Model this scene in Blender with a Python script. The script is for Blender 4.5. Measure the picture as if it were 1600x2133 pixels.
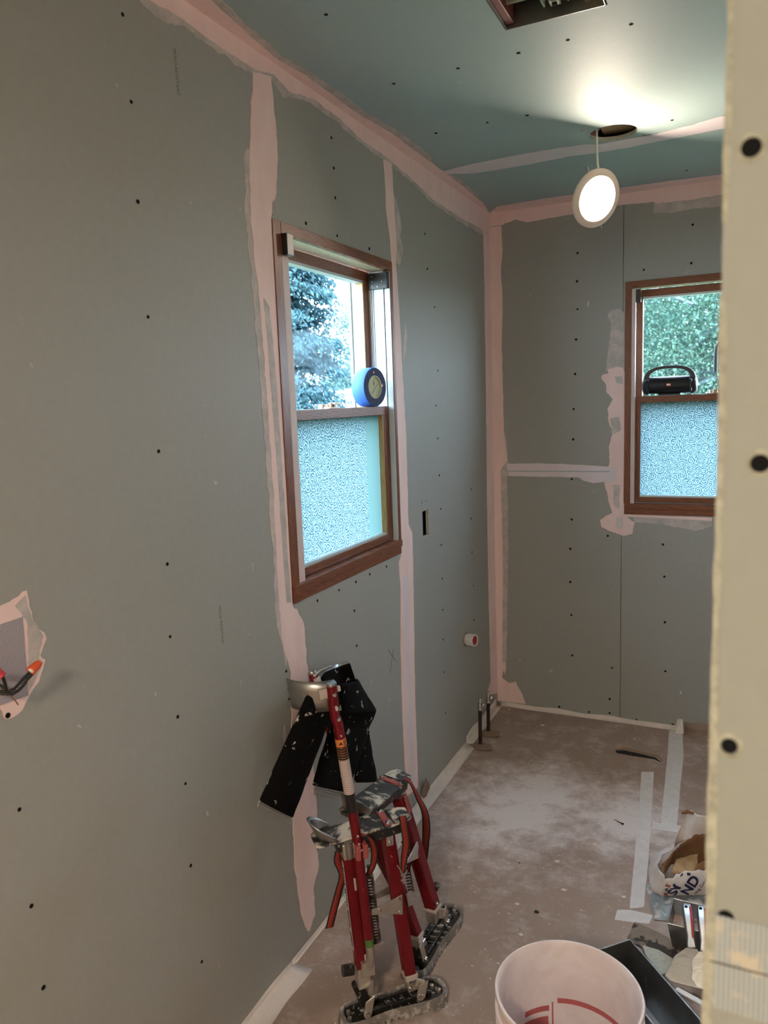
import bpy, bmesh, math, random
from mathutils import Vector, Matrix, noise
from mathutils.geometry import delaunay_2d_cdt

scene = bpy.context.scene
COL = scene.collection
for o in list(bpy.data.objects):
    bpy.data.objects.remove(o)
PI = math.pi
CEIL = 2.44          # ceiling height
FAR = 3.6202        # y of the far wall
ROOM_R = 1.95        # x of the right wall
BACK = -2.6          # y of the wall behind the camera

# ------------------------------------------------------------------ camera
cam_data = bpy.data.cameras.new('camera')
cam_data.sensor_fit = 'HORIZONTAL'
cam_data.sensor_width = 36.0
cam_data.lens = 35.455
cam_data.clip_start = 0.01
cam_data.clip_end = 200
cam_data.dof.use_dof = True
cam_data.dof.focus_distance = 2.3
cam_data.dof.aperture_fstop = 9.0
cam = bpy.data.objects.new('camera', cam_data)
COL.objects.link(cam)
_f, _r, _u = Vector((-0.426,0.8937,-0.141)), Vector((0.9043,0.4252,-0.0371)), Vector((-0.0269,0.1433,0.9893))
m = Matrix.Identity(4)
for i in range(3):
    m[i][0], m[i][1], m[i][2] = _r[i], _u[i], -_f[i]
m.translation = Vector((1.1136,0.0,1.5631))
cam.matrix_world = m
scene.camera = cam

# ------------------------------------------------------------------ sky, sun, exposure
world = bpy.data.worlds.new('sky')
scene.world = world
world.use_nodes = True
wn = world.node_tree
wn.nodes.clear()
w_out = wn.nodes.new('ShaderNodeOutputWorld')
w_bg = wn.nodes.new('ShaderNodeBackground')
w_tc = wn.nodes.new('ShaderNodeTexCoord')
w_sep = wn.nodes.new('ShaderNodeSeparateXYZ')
w_ramp = wn.nodes.new('ShaderNodeValToRGB')
w_ramp.color_ramp.elements[0].position = 0.0
w_ramp.color_ramp.elements[0].color = (0.90, 0.94, 1.0, 1)
w_ramp.color_ramp.elements[1].position = 0.7
w_ramp.color_ramp.elements[1].color = (0.77, 0.84, 1.0, 1)
wn.links.new(w_tc.outputs['Generated'], w_sep.inputs[0])
wn.links.new(w_sep.outputs['Z'], w_ramp.inputs[0])
wn.links.new(w_ramp.outputs[0], w_bg.inputs[0])
wn.links.new(w_bg.outputs[0], w_out.inputs[0])
w_bg.inputs[1].default_value = 22.0

sun_data = bpy.data.lights.new('sun', 'SUN')
sun_data.energy = 22.0
sun_data.angle = 0.02
sun_data.color = (1.0, 0.95, 0.85)
sun = bpy.data.objects.new('sun', sun_data)
COL.objects.link(sun)
sun.rotation_euler = Vector((-0.45, 0.55, -1.0)).to_track_quat('-Z', 'Y').to_euler()
sun.location = (6, -6, 12)

LAMP_POWER = 160.0        # hanging LED disc (emission strength)
HALL_POWER = 235.0        # lit fixture of the hallway behind the camera

vs = scene.view_settings
vs.view_transform = 'Standard'
vs.look = 'None'
vs.gamma = 1.0
vs.use_curve_mapping = False
vs.exposure = 0.40
cy = scene.cycles
cy.max_bounces = 6
cy.diffuse_bounces = 4
cy.glossy_bounces = 3
cy.transmission_bounces = 4
cy.transparent_max_bounces = 8
cy.caustics_reflective = False
cy.caustics_refractive = False
cy.adaptive_threshold = 0.05

# ------------------------------------------------------------------ helpers
rnd = random.Random(7)


def srgb(r, g, b):
    def f(c):
        c /= 255.0
        return c / 12.92 if c <= 0.04045 else ((c + 0.055) / 1.055) ** 2.4
    return (f(r), f(g), f(b), 1.0)


MATS = {}


def new_mat(name):
    mt = bpy.data.materials.new(name)
    mt.use_nodes = True
    nt = mt.node_tree
    nt.nodes.clear()
    out = nt.nodes.new('ShaderNodeOutputMaterial')
    MATS[name] = mt
    return mt, nt, out


def nd(nt, kind, **kw):
    n = nt.nodes.new(kind)
    for k, v in kw.items():
        if k in n.inputs:
            n.inputs[k].default_value = v
        else:
            setattr(n, k, v)
    return n


def ramp(nt, fac, stops):
    r = nt.nodes.new('ShaderNodeValToRGB')
    el = r.color_ramp.elements
    while len(el) < len(stops):
        el.new(0.5)
    for e, (p, c) in zip(el, stops):
        e.position = p
        e.color = c if len(c) == 4 else (*c, 1)
    nt.links.new(fac, r.inputs[0])
    return r.outputs[0]


def coords(nt, scale=(1, 1, 1), kind='Object'):
    tc = nt.nodes.new('ShaderNodeTexCoord')
    mp = nt.nodes.new('ShaderNodeMapping')
    mp.inputs['Scale'].default_value = scale
    nt.links.new(tc.outputs[kind], mp.inputs[0])
    return mp.outputs[0]


def noise_tex(nt, vec, scale, detail=4.0, rough=0.6, dist=0.0):
    n = nt.nodes.new('ShaderNodeTexNoise')
    n.inputs['Scale'].default_value = scale
    n.inputs['Detail'].default_value = detail
    n.inputs['Roughness'].default_value = rough
    n.inputs['Distortion'].default_value = dist
    nt.links.new(vec, n.inputs['Vector'])
    return n.outputs['Fac']


def mixc(nt, fac, a, b):
    m_ = nt.nodes.new('ShaderNodeMix')
    m_.data_type = 'RGBA'
    for sock, val in ((m_.inputs[0], fac), (m_.inputs[6], a), (m_.inputs[7], b)):
        if hasattr(val, 'is_linked') or hasattr(val, 'links'):
            nt.links.new(val, sock)
        elif isinstance(val, (int, float)):
            sock.default_value = val
        else:
            sock.default_value = val if len(val) == 4 else (*val, 1)
    return m_.outputs[2]


def principled(nt, out, color, rough=0.6, metal=0.0, spec=0.5, bump=None, bump_d=0.002, bump_s=0.5):
    p = nt.nodes.new('ShaderNodeBsdfPrincipled')
    if hasattr(color, 'links'):
        nt.links.new(color, p.inputs['Base Color'])
    else:
        p.inputs['Base Color'].default_value = color if len(color) == 4 else (*color, 1)
    if hasattr(rough, 'links'):
        nt.links.new(rough, p.inputs['Roughness'])
    else:
        p.inputs['Roughness'].default_value = rough
    p.inputs['Metallic'].default_value = metal
    p.inputs['Specular IOR Level'].default_value = spec
    if bump is not None:
        b = nt.nodes.new('ShaderNodeBump')
        b.inputs['Strength'].default_value = bump_s
        b.inputs['Distance'].default_value = bump_d
        nt.links.new(bump, b.inputs['Height'])
        nt.links.new(b.outputs[0], p.inputs['Normal'])
    nt.links.new(p.outputs[0], out.inputs[0])
    return p


def simple(name, color, rough=0.6, metal=0.0, spec=0.5, var=0.0, vscale=8.0, bump=0.0, bscale=60.0, stretch=(1, 1, 1)):
    mt, nt, out = new_mat(name)
    v = coords(nt, stretch)
    if var:
        n = noise_tex(nt, v, vscale)
        c0 = tuple(min(1, x * (1 - var)) for x in color[:3])
        c1 = tuple(min(1, x * (1 + var)) for x in color[:3])
        col = ramp(nt, n, [(0.3, c0), (0.7, c1)])
    else:
        col = color
    principled(nt, out, col, rough, metal, spec, noise_tex(nt, v, bscale) if bump else None, bump)
    return mt


def splattered(name, color, rough, metal, splat, lo=0.60, hi=0.64, scale=30.0, spec=0.5, var=0.15, bump=0.001):
    """paint-like base with splashes of dried compound"""
    mt, nt, out = new_mat(name)
    v = coords(nt)
    n0 = noise_tex(nt, v, 14.0)
    base = ramp(nt, n0, [(0.3, tuple(x * (1 - var) for x in color[:3])), (0.7, tuple(min(1, x * (1 + var)) for x in color[:3]))])
    n1 = noise_tex(nt, v, scale, 5.0, 0.65, 0.4)
    msk = ramp(nt, n1, [(lo, (0, 0, 0)), (hi, (1, 1, 1))])
    col = mixc(nt, msk, base, splat)
    p = principled(nt, out, col, rough, metal, spec, n1, bump)
    if metal:
        inv = nt.nodes.new('ShaderNodeMath')
        inv.operation = 'MULTIPLY_ADD'
        inv.inputs[1].default_value = -metal
        inv.inputs[2].default_value = metal
        nt.links.new(msk, inv.inputs[0])
        nt.links.new(inv.outputs[0], p.inputs['Metallic'])
    return mt


# -- surfaces
def make_drywall(name, base, warm):
    mt, nt, out = new_mat(name)
    v = coords(nt)
    n1 = noise_tex(nt, v, 2.2, 3)
    n2 = noise_tex(nt, v, 55.0, 3)
    col = ramp(nt, n1, [(0.3, base), (0.75, warm)])
    col = mixc(nt, ramp(nt, n2, [(0.35, (0, 0, 0)), (0.65, (0.16, 0.16, 0.16))]), col, tuple(min(1, c * 1.25) for c in base[:3]))
    # faint scuffs and specks of dried compound
    v2 = coords(nt, (1, 1, 0.6))
    n3 = noise_tex(nt, v2, 46.0, 2, 0.5, 0.6)
    n4 = noise_tex(nt, v, 3.5, 2)
    spk = nd(nt, 'ShaderNodeMath', operation='MULTIPLY')
    nt.links.new(ramp(nt, n3, [(0.735, (0, 0, 0)), (0.76, (1, 1, 1))]), spk.inputs[0])
    nt.links.new(ramp(nt, n4, [(0.5, (0, 0, 0)), (0.62, (0.8, 0.8, 0.8))]), spk.inputs[1])
    col = mixc(nt, spk.outputs[0], col, (0.62, 0.58, 0.54))
    principled(nt, out, col, 0.62, 0, 0.35, n2, 0.0006, 0.4)
    return mt


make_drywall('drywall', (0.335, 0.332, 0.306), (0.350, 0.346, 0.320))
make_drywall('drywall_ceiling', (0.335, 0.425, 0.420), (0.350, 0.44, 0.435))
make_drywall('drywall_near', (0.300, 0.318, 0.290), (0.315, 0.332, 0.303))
simple('pale_bounce_wall', (0.74, 0.70, 0.64), 0.6, var=0.03, vscale=3)  # unseen walls made pale so they bounce light into the room
simple('paper_edge', (0.38, 0.385, 0.32), 0.9, var=0.25, vscale=120)
simple('gypsum', (0.50, 0.50, 0.43), 0.9, var=0.15, vscale=90)
simple('framing', (0.30, 0.20, 0.11), 0.8, var=0.2, vscale=20)
simple('dark_void', (0.012, 0.012, 0.012), 0.9)
simple('screw_dark', (0.010, 0.010, 0.011), 0.95, 0.0, 0.1)


def make_compound(name, c0, c1, thin, wall=(0.335, 0.335, 0.315)):
    mt, nt, out = new_mat(name)
    v = coords(nt, (3.0, 3.0, 1.0))
    n1 = noise_tex(nt, v, 5.0, 4, 0.6)
    col = ramp(nt, n1, [(0.3, c0), (0.7, c1)])
    v2 = coords(nt)
    n2 = noise_tex(nt, v2, 70.0, 4, 0.7)
    if thin:
        n3 = noise_tex(nt, v2, 16.0, 5, 0.7)
        col = mixc(nt, ramp(nt, n3, [(0.38, (0.25, 0.25, 0.25)), (0.62, (0.75, 0.75, 0.75))]), col, wall)
    principled(nt, out, col, 0.75, 0, 0.3, n2, 0.0008, 0.35)


make_compound('compound', (0.83, 0.60, 0.565), (0.90, 0.685, 0.65), False)
make_compound('compound_thin', (0.70, 0.58, 0.55), (0.76, 0.63, 0.59), True)
make_compound('compound_lilac', (0.72, 0.63, 0.65), (0.78, 0.68, 0.71), False)

# brown protective paper on the floor, dusted with sanding dust and wipes of compound
mt, nt, out = new_mat('floor_paper')
v = coords(nt)
n1 = noise_tex(nt, v, 1.5, 3)
n2 = noise_tex(nt, v, 120.0, 2)
col = ramp(nt, n1, [(0.3, (0.325, 0.235, 0.195)), (0.7, (0.42, 0.315, 0.272))])
col = mixc(nt, ramp(nt, n2, [(0.3, (0, 0, 0)), (0.8, (0.35, 0.35, 0.35))]), col, (0.29, 0.215, 0.18))
sx = nd(nt, 'ShaderNodeSeparateXYZ')
nt.links.new(v, sx.inputs[0])


def blob(cx, cy, rx, ry):
    a = nd(nt, 'ShaderNodeMapping')
    a.inputs['Location'].default_value = (-cx / rx, -cy / ry, 0)
    a.inputs['Scale'].default_value = (1 / rx, 1 / ry, 0)
    nt.links.new(v, a.inputs[0])
    g = nd(nt, 'ShaderNodeTexGradient', gradient_type='SPHERICAL')
    nt.links.new(a.outputs[0], g.inputs[0])
    return g.outputs['Fac']


tot = None
for b in ((0.3661,2.6797) + (0.42, 0.55), (0.417,2.8584) + (0.28, 0.3), (0.3507,2.5996) + (0.22, 0.16), (0.7331,2.7503) + (0.28, 0.4)):
    g = blob(*b)
    if tot is None:
        tot = g
    else:
        ad = nd(nt, 'ShaderNodeMath', operation='MAXIMUM')
        nt.links.new(tot, ad.inputs[0])
        nt.links.new(g, ad.inputs[1])
        tot = ad.outputs[0]
nw = noise_tex(nt, v, 8.0, 12, 0.74, 0.15)
ad = nd(nt, 'ShaderNodeMath', operation='MULTIPLY_ADD')
ad.inputs[1].default_value = 0.38
nt.links.new(tot, ad.inputs[0])
nt.links.new(nw, ad.inputs[2])
dust = ramp(nt, ad.outputs[0], [(0.50, (0, 0, 0)), (0.62, (0.22, 0.22, 0.22)), (0.80, (0.80, 0.80, 0.80))])
col = mixc(nt, dust, col, (0.80, 0.73, 0.74))
n5 = noise_tex(nt, v, 85.0, 2, 0.5, 0.3)
col = mixc(nt, ramp(nt, n5, [(0.70, (0, 0, 0)), (0.73, (0.9, 0.9, 0.9))]), col, (0.66, 0.60, 0.57))
v3 = coords(nt, (0.35, 1.6, 1))
n6 = noise_tex(nt, v3, 30.0, 3, 0.5, 0.3)
col = mixc(nt, ramp(nt, n6, [(0.66, (0, 0, 0)), (0.72, (0.35, 0.35, 0.35))]), col, (0.5, 0.45, 0.43))
principled(nt, out, col, 0.7, 0, 0.35, n2, 0.001, 0.3)
simple('kraft_paper', (0.29, 0.20, 0.145), 0.75, var=0.15, vscale=12, bump=0.002, bscale=30)

# painted / stained wood of the window frames
def make_wood(name, dark, light, stretch):
    mt, nt, out = new_mat(name)
    v = coords(nt, stretch)
    n = noise_tex(nt, v, 6.0, 6, 0.6, 1.5)
    w = nd(nt, 'ShaderNodeTexWave', wave_type='BANDS', bands_direction='DIAGONAL')
    w.inputs['Scale'].default_value = 5.0
    w.inputs['Distortion'].default_value = 7.0
    w.inputs['Detail'].default_value = 3.0
    nt.links.new(v, w.inputs['Vector'])
    mm = nd(nt, 'ShaderNodeMath', operation='MULTIPLY_ADD')
    mm.inputs[1].default_value = 0.45
    nt.links.new(w.outputs['Fac'], mm.inputs[0])
    nt.links.new(n, mm.inputs[2])
    col = ramp(nt, mm.outputs[0], [(0.35, dark), (0.95, light)])
    principled(nt, out, col, 0.42, 0, 0.4, mm.outputs[0], 0.0006, 0.3)


make_wood('wood_v', (0.085, 0.026, 0.012), (0.25, 0.085, 0.036), (22, 22, 1.6))
make_wood('wood_h', (0.085, 0.026, 0.012), (0.25, 0.085, 0.036), (1.8, 1.8, 24))
make_wood('wood_pale', (0.30, 0.18, 0.06), (0.44, 0.30, 0.13), (18, 18, 2.0))
make_wood('wood_head', (0.60, 0.50, 0.34), (0.78, 0.70, 0.55), (14, 3, 14))
simple('vinyl_white', (0.50, 0.56, 0.57), 0.35)
simple('vinyl_grey', (0.36, 0.42, 0.44), 0.4)
simple('stop_pink', (0.62, 0.50, 0.47), 0.6, var=0.08, vscale=10)
simple('bracket_black', (0.012, 0.011, 0.010), 0.35)
simple('brass', (0.30, 0.22, 0.16), 0.35, 0.9)

# clear glass
mt, nt, out = new_mat('glass_clear')
tr = nd(nt, 'ShaderNodeBsdfTransparent')
tr.inputs[0].default_value = (0.84, 0.93, 0.97, 1)
gl = nd(nt, 'ShaderNodeBsdfGlossy')
gl.inputs['Roughness'].default_value = 0.03
mx = nd(nt, 'ShaderNodeMixShader')
mx.inputs[0].default_value = 0.006
nt.links.new(tr.outputs[0], mx.inputs[1])
nt.links.new(gl.outputs[0], mx.inputs[2])
nt.links.new(mx.outputs[0], out.inputs[0])


def frosted(name, color):
    mt, nt, out = new_mat(name)
    a = nd(nt, 'ShaderNodeBsdfTranslucent')
    if hasattr(color, 'links'):
        pass
    a.inputs[0].default_value = (*color, 1)
    b = nd(nt, 'ShaderNodeBsdfGlossy')
    b.inputs['Roughness'].default_value = 0.25
    b.inputs[0].default_value = (0.3, 0.3, 0.3, 1)
    mx = nd(nt, 'ShaderNodeMixShader')
    mx.inputs[0].default_value = 0.05
    nt.links.new(a.outputs[0], mx.inputs[1])
    nt.links.new(b.outputs[0], mx.inputs[2])
    nt.links.new(mx.outputs[0], out.inputs[0])
    return mt, nt, a


frosted('glass_frosted', (0.045, 0.078, 0.074))

# lace pattern printed on the privacy film: rings, spirals and petals per cell
for nm, axes in (('film_lace_side', ('Y', 'Z')), ('film_lace_far', ('X', 'Z'))):
    mt, nt, tl = frosted(nm, (0.7, 0.8, 0.8))
    v = coords(nt)
    sp = nd(nt, 'ShaderNodeSeparateXYZ')
    nt.links.new(v, sp.inputs[0])
    cb = nd(nt, 'ShaderNodeCombineXYZ')
    nt.links.new(sp.outputs[axes[0]], cb.inputs[0])
    nt.links.new(sp.outputs[axes[1]], cb.inputs[1])
    vo = nd(nt, 'ShaderNodeTexVoronoi', voronoi_dimensions='2D')
    vo.inputs['Scale'].default_value = 31.0
    vo.inputs['Randomness'].default_value = 0.75
    nt.links.new(cb.outputs[0], vo.inputs['Vector'])
    scl = nd(nt, 'ShaderNodeVectorMath', operation='SCALE')
    scl.inputs['Scale'].default_value = 1.0
    nt.links.new(vo.outputs['Position'], scl.inputs[0])
    df = nd(nt, 'ShaderNodeVectorMath', operation='SUBTRACT')
    nt.links.new(cb.outputs[0], df.inputs[0])
    nt.links.new(scl.outputs[0], df.inputs[1])
    ds = nd(nt, 'ShaderNodeSeparateXYZ')
    nt.links.new(df.outputs[0], ds.inputs[0])
    at = nd(nt, 'ShaderNodeMath', operation='ARCTAN2')
    nt.links.new(ds.outputs['Y'], at.inputs[0])
    nt.links.new(ds.outputs['X'], at.inputs[1])
    rc = nd(nt, 'ShaderNodeSeparateColor')
    nt.links.new(vo.outputs['Color'], rc.inputs[0])
    arms = nd(nt, 'ShaderNodeMath', operation='GREATER_THAN')
    arms.inputs[1].default_value = 0.45
    nt.links.new(rc.outputs[0], arms.inputs[0])
    k = nd(nt, 'ShaderNodeMath', operation='MULTIPLY_ADD')   # 1 arm (spiral) or 5 (flower)
    k.inputs[1].default_value = 4.0
    k.inputs[2].default_value = 1.0
    nt.links.new(arms.outputs[0], k.inputs[0])
    aa = nd(nt, 'ShaderNodeMath', operation='MULTIPLY')
    nt.links.new(at.outputs[0], aa.inputs[0])
    nt.links.new(k.outputs[0], aa.inputs[1])
    rr = nd(nt, 'ShaderNodeMath', operation='MULTIPLY_ADD')
    rr.inputs[1].default_value = 23.0
    nt.links.new(vo.outputs['Distance'], rr.inputs[0])
    nt.links.new(aa.outputs[0], rr.inputs[2])
    sn = nd(nt, 'ShaderNodeMath', operation='SINE')
    nt.links.new(rr.outputs[0], sn.inputs[0])
    n9 = noise_tex(nt, cb.outputs[0], 100.0, 1, 0.4, 0.4)
    s1 = nd(nt, 'ShaderNodeMath', operation='MULTIPLY_ADD')
    s1.inputs[1].default_value = 0.30
    s1.inputs[2].default_value = 0.0
    nt.links.new(sn.outputs[0], s1.inputs[0])
    sm = nd(nt, 'ShaderNodeMath', operation='MULTIPLY_ADD')
    sm.inputs[1].default_value = 1.0
    nt.links.new(n9, sm.inputs[0])
    nt.links.new(s1.outputs[0], sm.inputs[2])
    col = ramp(nt, sm.outputs[0], [(0.41, (0.017, 0.037, 0.049)), (0.49, (0.088, 0.122, 0.126))])
    nt.links.new(col, tl.inputs[0])

# -- objects
splattered('red_paint', (0.19, 0.007, 0.014), 0.3, 0.35, (0.55, 0.42, 0.38), 0.70, 0.73, 30)
splattered('dark_red_paint', (0.11, 0.008, 0.012), 0.35, 0.3, (0.45, 0.36, 0.33), 0.72, 0.75, 30)
splattered('pink_red_paint', (0.42, 0.10, 0.10), 0.45, 0.2, (0.6, 0.45, 0.4), 0.62, 0.7, 40)
splattered('aluminium', (0.55, 0.52, 0.47), 0.33, 0.85, (0.66, 0.58, 0.54), 0.64, 0.70, 35)
splattered('steel', (0.36, 0.355, 0.35), 0.32, 0.95, (0.60, 0.52, 0.47), 0.66, 0.74, 18)
splattered('spring_steel', (0.12, 0.085, 0.08), 0.45, 0.7, (0.5, 0.42, 0.4), 0.66, 0.72, 60)
splattered('plate_dirty', (0.035, 0.038, 0.042), 0.6, 0.1, (0.62, 0.57, 0.50), 0.50, 0.58, 17, bump=0.003)
splattered('black_plastic', (0.014, 0.013, 0.012), 0.45, 0.0, (0.5, 0.46, 0.44), 0.60, 0.66, 55)
splattered('rubber_dusty', (0.20, 0.185, 0.175), 0.8, 0.0, (0.46, 0.42, 0.40), 0.48, 0.62, 40)
splattered('black_fabric', (0.0045, 0.0045, 0.005), 0.92, 0.0, (0.5, 0.46, 0.43), 0.63, 0.655, 30, spec=0.08, bump=0.002)
splattered('strap_red', (0.26, 0.026, 0.018), 0.8, 0.0, (0.5, 0.3, 0.25), 0.66, 0.72, 50)
simple('strap_edge', (0.02, 0.015, 0.015), 0.9)
simple('chrome', (0.62, 0.60, 0.58), 0.15, 1.0)
simple('pipe_dark', (0.055, 0.035, 0.025), 0.5, 0.5, var=0.4, vscale=40)
simple('tape_blue', (0.018, 0.10, 0.42), 0.7, bump=0.0008, bscale=220, stretch=(0.3, 1, 1))
simple('tape_navy', (0.010, 0.020, 0.085), 0.75, var=0.3, vscale=60)
simple('card_core', (0.50, 0.52, 0.36), 0.8, var=0.12, vscale=30)
simple('speaker_black', (0.0035, 0.0045, 0.006), 0.55, bump=0.0003, bscale=500)
simple('speaker_gloss', (0.006, 0.008, 0.012), 0.35)
simple('badge_red', (0.5, 0.09, 0.05), 0.4)
simple('badge_white', (0.8, 0.75, 0.72), 0.4)
simple('pvc_white', (0.74, 0.70, 0.66), 0.35)
simple('cap_red', (0.35, 0.015, 0.02), 0.4)
simple('trim_white', (0.80, 0.62, 0.52), 0.4)
simple('cord_white', (0.82, 0.80, 0.74), 0.5)
simple('masking_tape', (0.70, 0.62, 0.57), 0.65, var=0.06, vscale=25, bump=0.0006, bscale=140)
simple('masking_tape_floor', (0.68, 0.64, 0.64), 0.65, var=0.08, vscale=25, bump=0.0006, bscale=140)
simple('debris', (0.68, 0.60, 0.55), 0.85, var=0.1, vscale=60)
simple('debris_dark', (0.02, 0.018, 0.016), 0.7)
simple('print_grey', (0.09, 0.09, 0.08), 0.8)
simple('pencil', (0.03, 0.03, 0.03), 0.8)
simple('label_white', (0.52, 0.45, 0.42), 0.5)
simple('label_black', (0.012, 0.011, 0.010), 0.4)
simple('label_orange', (0.72, 0.22, 0.055), 0.5)
simple('label_green', (0.08, 0.18, 0.04), 0.5)
simple('ink_navy', (0.012, 0.018, 0.085), 0.6)
simple('ink_red', (0.36, 0.03, 0.04), 0.6)
simple('ink_green', (0.10, 0.22, 0.12), 0.6)
simple('ink_pink', (0.52, 0.13, 0.13), 0.6)
simple('bag_white', (0.74, 0.68, 0.66), 0.75, var=0.08, vscale=14, bump=0.004, bscale=18)
simple('bag_brown', (0.22, 0.11, 0.048), 0.85, var=0.25, vscale=20, bump=0.004, bscale=25)
simple('powder', (0.48, 0.33, 0.19), 0.95, var=0.2, vscale=50, bump=0.004, bscale=60)
simple('wire_black', (0.012, 0.012, 0.012), 0.4)
simple('wire_copper', (0.35, 0.14, 0.06), 0.35, 0.8)
splattered('connector_orange', (0.62, 0.085, 0.02), 0.45, 0, (0.75, 0.68, 0.62), 0.60, 0.63, 60)
simple('connector_red', (0.50, 0.03, 0.05), 0.45)
simple('galvanised', (0.48, 0.48, 0.46), 0.3, 0.9, var=0.15, vscale=30)
simple('fan_plastic', (0.36, 0.40, 0.30), 0.5)
simple('fan_inner', (0.10, 0.13, 0.10), 0.5)
simple('fan_red', (0.20, 0.055, 0.045), 0.5)
splattered('cardboard_stained', (0.25, 0.20, 0.16), 0.8, 0, (0.045, 0.035, 0.028), 0.5, 0.54, 9)
splattered('plastic_sheet', (0.26, 0.31, 0.34), 0.35, 0, (0.60, 0.56, 0.56), 0.50, 0.58, 26)
splattered('mud_pink', (0.46, 0.33, 0.29), 0.8, 0, (0.16, 0.10, 0.08), 0.58, 0.64, 24, bump=0.004)

mt, nt, out = new_mat('mesh_tape')          # fibreglass joint tape: fine blue-grey grid over pale compound
v = coords(nt)
br = nd(nt, 'ShaderNodeSeparateXYZ')
nt.links.new(v, br.inputs[0])
lines = None
for ax in ('Y', 'Z'):
    mm = nd(nt, 'ShaderNodeMath', operation='MULTIPLY')
    mm.inputs[1].default_value = 2 * PI / 0.0034
    nt.links.new(br.outputs[ax], mm.inputs[0])
    s_ = nd(nt, 'ShaderNodeMath', operation='SINE')
    nt.links.new(mm.outputs[0], s_.inputs[0])
    if lines is None:
        lines = s_.outputs[0]
    else:
        mxx = nd(nt, 'ShaderNodeMath', operation='MAXIMUM')
        nt.links.new(lines, mxx.inputs[0])
        nt.links.new(s_.outputs[0], mxx.inputs[1])
        lines = mxx.outputs[0]
col = ramp(nt, lines, [(0.50, (0.55, 0.47, 0.46)), (0.85, (0.13, 0.13, 0.20))])
principled(nt, out, col, 0.7)

mt, nt, out = new_mat('mesh_tape_near')     # the same tape seen close, half covered
v = coords(nt)
w = nd(nt, 'ShaderNodeTexWave', wave_type='BANDS', bands_direction='X')
w.inputs['Scale'].default_value = 105.0
w.inputs['Distortion'].default_value = 0.6
nt.links.new(v, w.inputs['Vector'])
n = noise_tex(nt, v, 38.0, 3)
c1 = ramp(nt, w.outputs['Fac'], [(0.35, (0.27, 0.32, 0.36)), (0.7, (0.43, 0.46, 0.45))])
col = mixc(nt, ramp(nt, n, [(0.53, (0, 0, 0)), (0.62, (1, 1, 1))]), c1, (0.52, 0.49, 0.41))
principled(nt, out, col, 0.7)

mt, nt, out = new_mat('bucket_plastic')
v = coords(nt)
n = noise_tex(nt, v, 9.0, 5, 0.65, 0.5)
col = ramp(nt, n, [(0.35, (0.76, 0.64, 0.63)), (0.6, (0.86, 0.76, 0.75)), (0.72, (0.80, 0.72, 0.66))])
p = principled(nt, out, col, 0.45, 0, 0.4)

mt, nt, out = new_mat('label_text_white')   # lines of small print on the pole's sticker
tc = nd(nt, 'ShaderNodeTexCoord')
sp = nd(nt, 'ShaderNodeSeparateXYZ')
nt.links.new(tc.outputs['Generated'], sp.inputs[0])
mm = nd(nt, 'ShaderNodeMath', operation='MULTIPLY')
mm.inputs[1].default_value = 2 * PI * 19
nt.links.new(sp.outputs['Z'], mm.inputs[0])
s_ = nd(nt, 'ShaderNodeMath', operation='SINE')
nt.links.new(mm.outputs[0], s_.inputs[0])
col = ramp(nt, s_.outputs[0], [(0.45, (0.62, 0.50, 0.46)), (0.75, (0.22, 0.19, 0.18))])
principled(nt, out, col, 0.5)

mt, nt, out = new_mat('label_text_black')
tc = nd(nt, 'ShaderNodeTexCoord')
sp = nd(nt, 'ShaderNodeSeparateXYZ')
nt.links.new(tc.outputs['Generated'], sp.inputs[0])
mm = nd(nt, 'ShaderNodeMath', operation='MULTIPLY')
mm.inputs[1].default_value = 2 * PI * 6
nt.links.new(sp.outputs['Z'], mm.inputs[0])
s_ = nd(nt, 'ShaderNodeMath', operation='SINE')
nt.links.new(mm.outputs[0], s_.inputs[0])
col = ramp(nt, s_.outputs[0], [(0.45, (0.012, 0.011, 0.010)), (0.8, (0.36, 0.11, 0.04))])
principled(nt, out, col, 0.45)


def emissive(name, color, strength):
    mt, nt, out = new_mat(name)
    e = nd(nt, 'ShaderNodeEmission')
    e.inputs[0].default_value = (*color, 1)
    e.inputs[1].default_value = strength
    nt.links.new(e.outputs[0], out.inputs[0])


emissive('led_lens', (1.0, 0.83, 0.66), LAMP_POWER)
emissive('hall_lens', (1.0, 0.82, 0.62), HALL_POWER)


def leafy(name, c0, c1, trans=0.35):
    mt, nt, out = new_mat(name)
    v = coords(nt)
    n = noise_tex(nt, v, 1.6, 4)
    col = ramp(nt, n, [(0.3, c0), (0.7, c1)])
    d = nd(nt, 'ShaderNodeBsdfDiffuse')
    t = nd(nt, 'ShaderNodeBsdfTranslucent')
    mx = nd(nt, 'ShaderNodeMixShader')
    mx.inputs[0].default_value = trans
    nt.links.new(col, d.inputs[0])
    nt.links.new(col, t.inputs[0])
    nt.links.new(d.outputs[0], mx.inputs[1])
    nt.links.new(t.outputs[0], mx.inputs[2])
    nt.links.new(mx.outputs[0], out.inputs[0])


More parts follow.
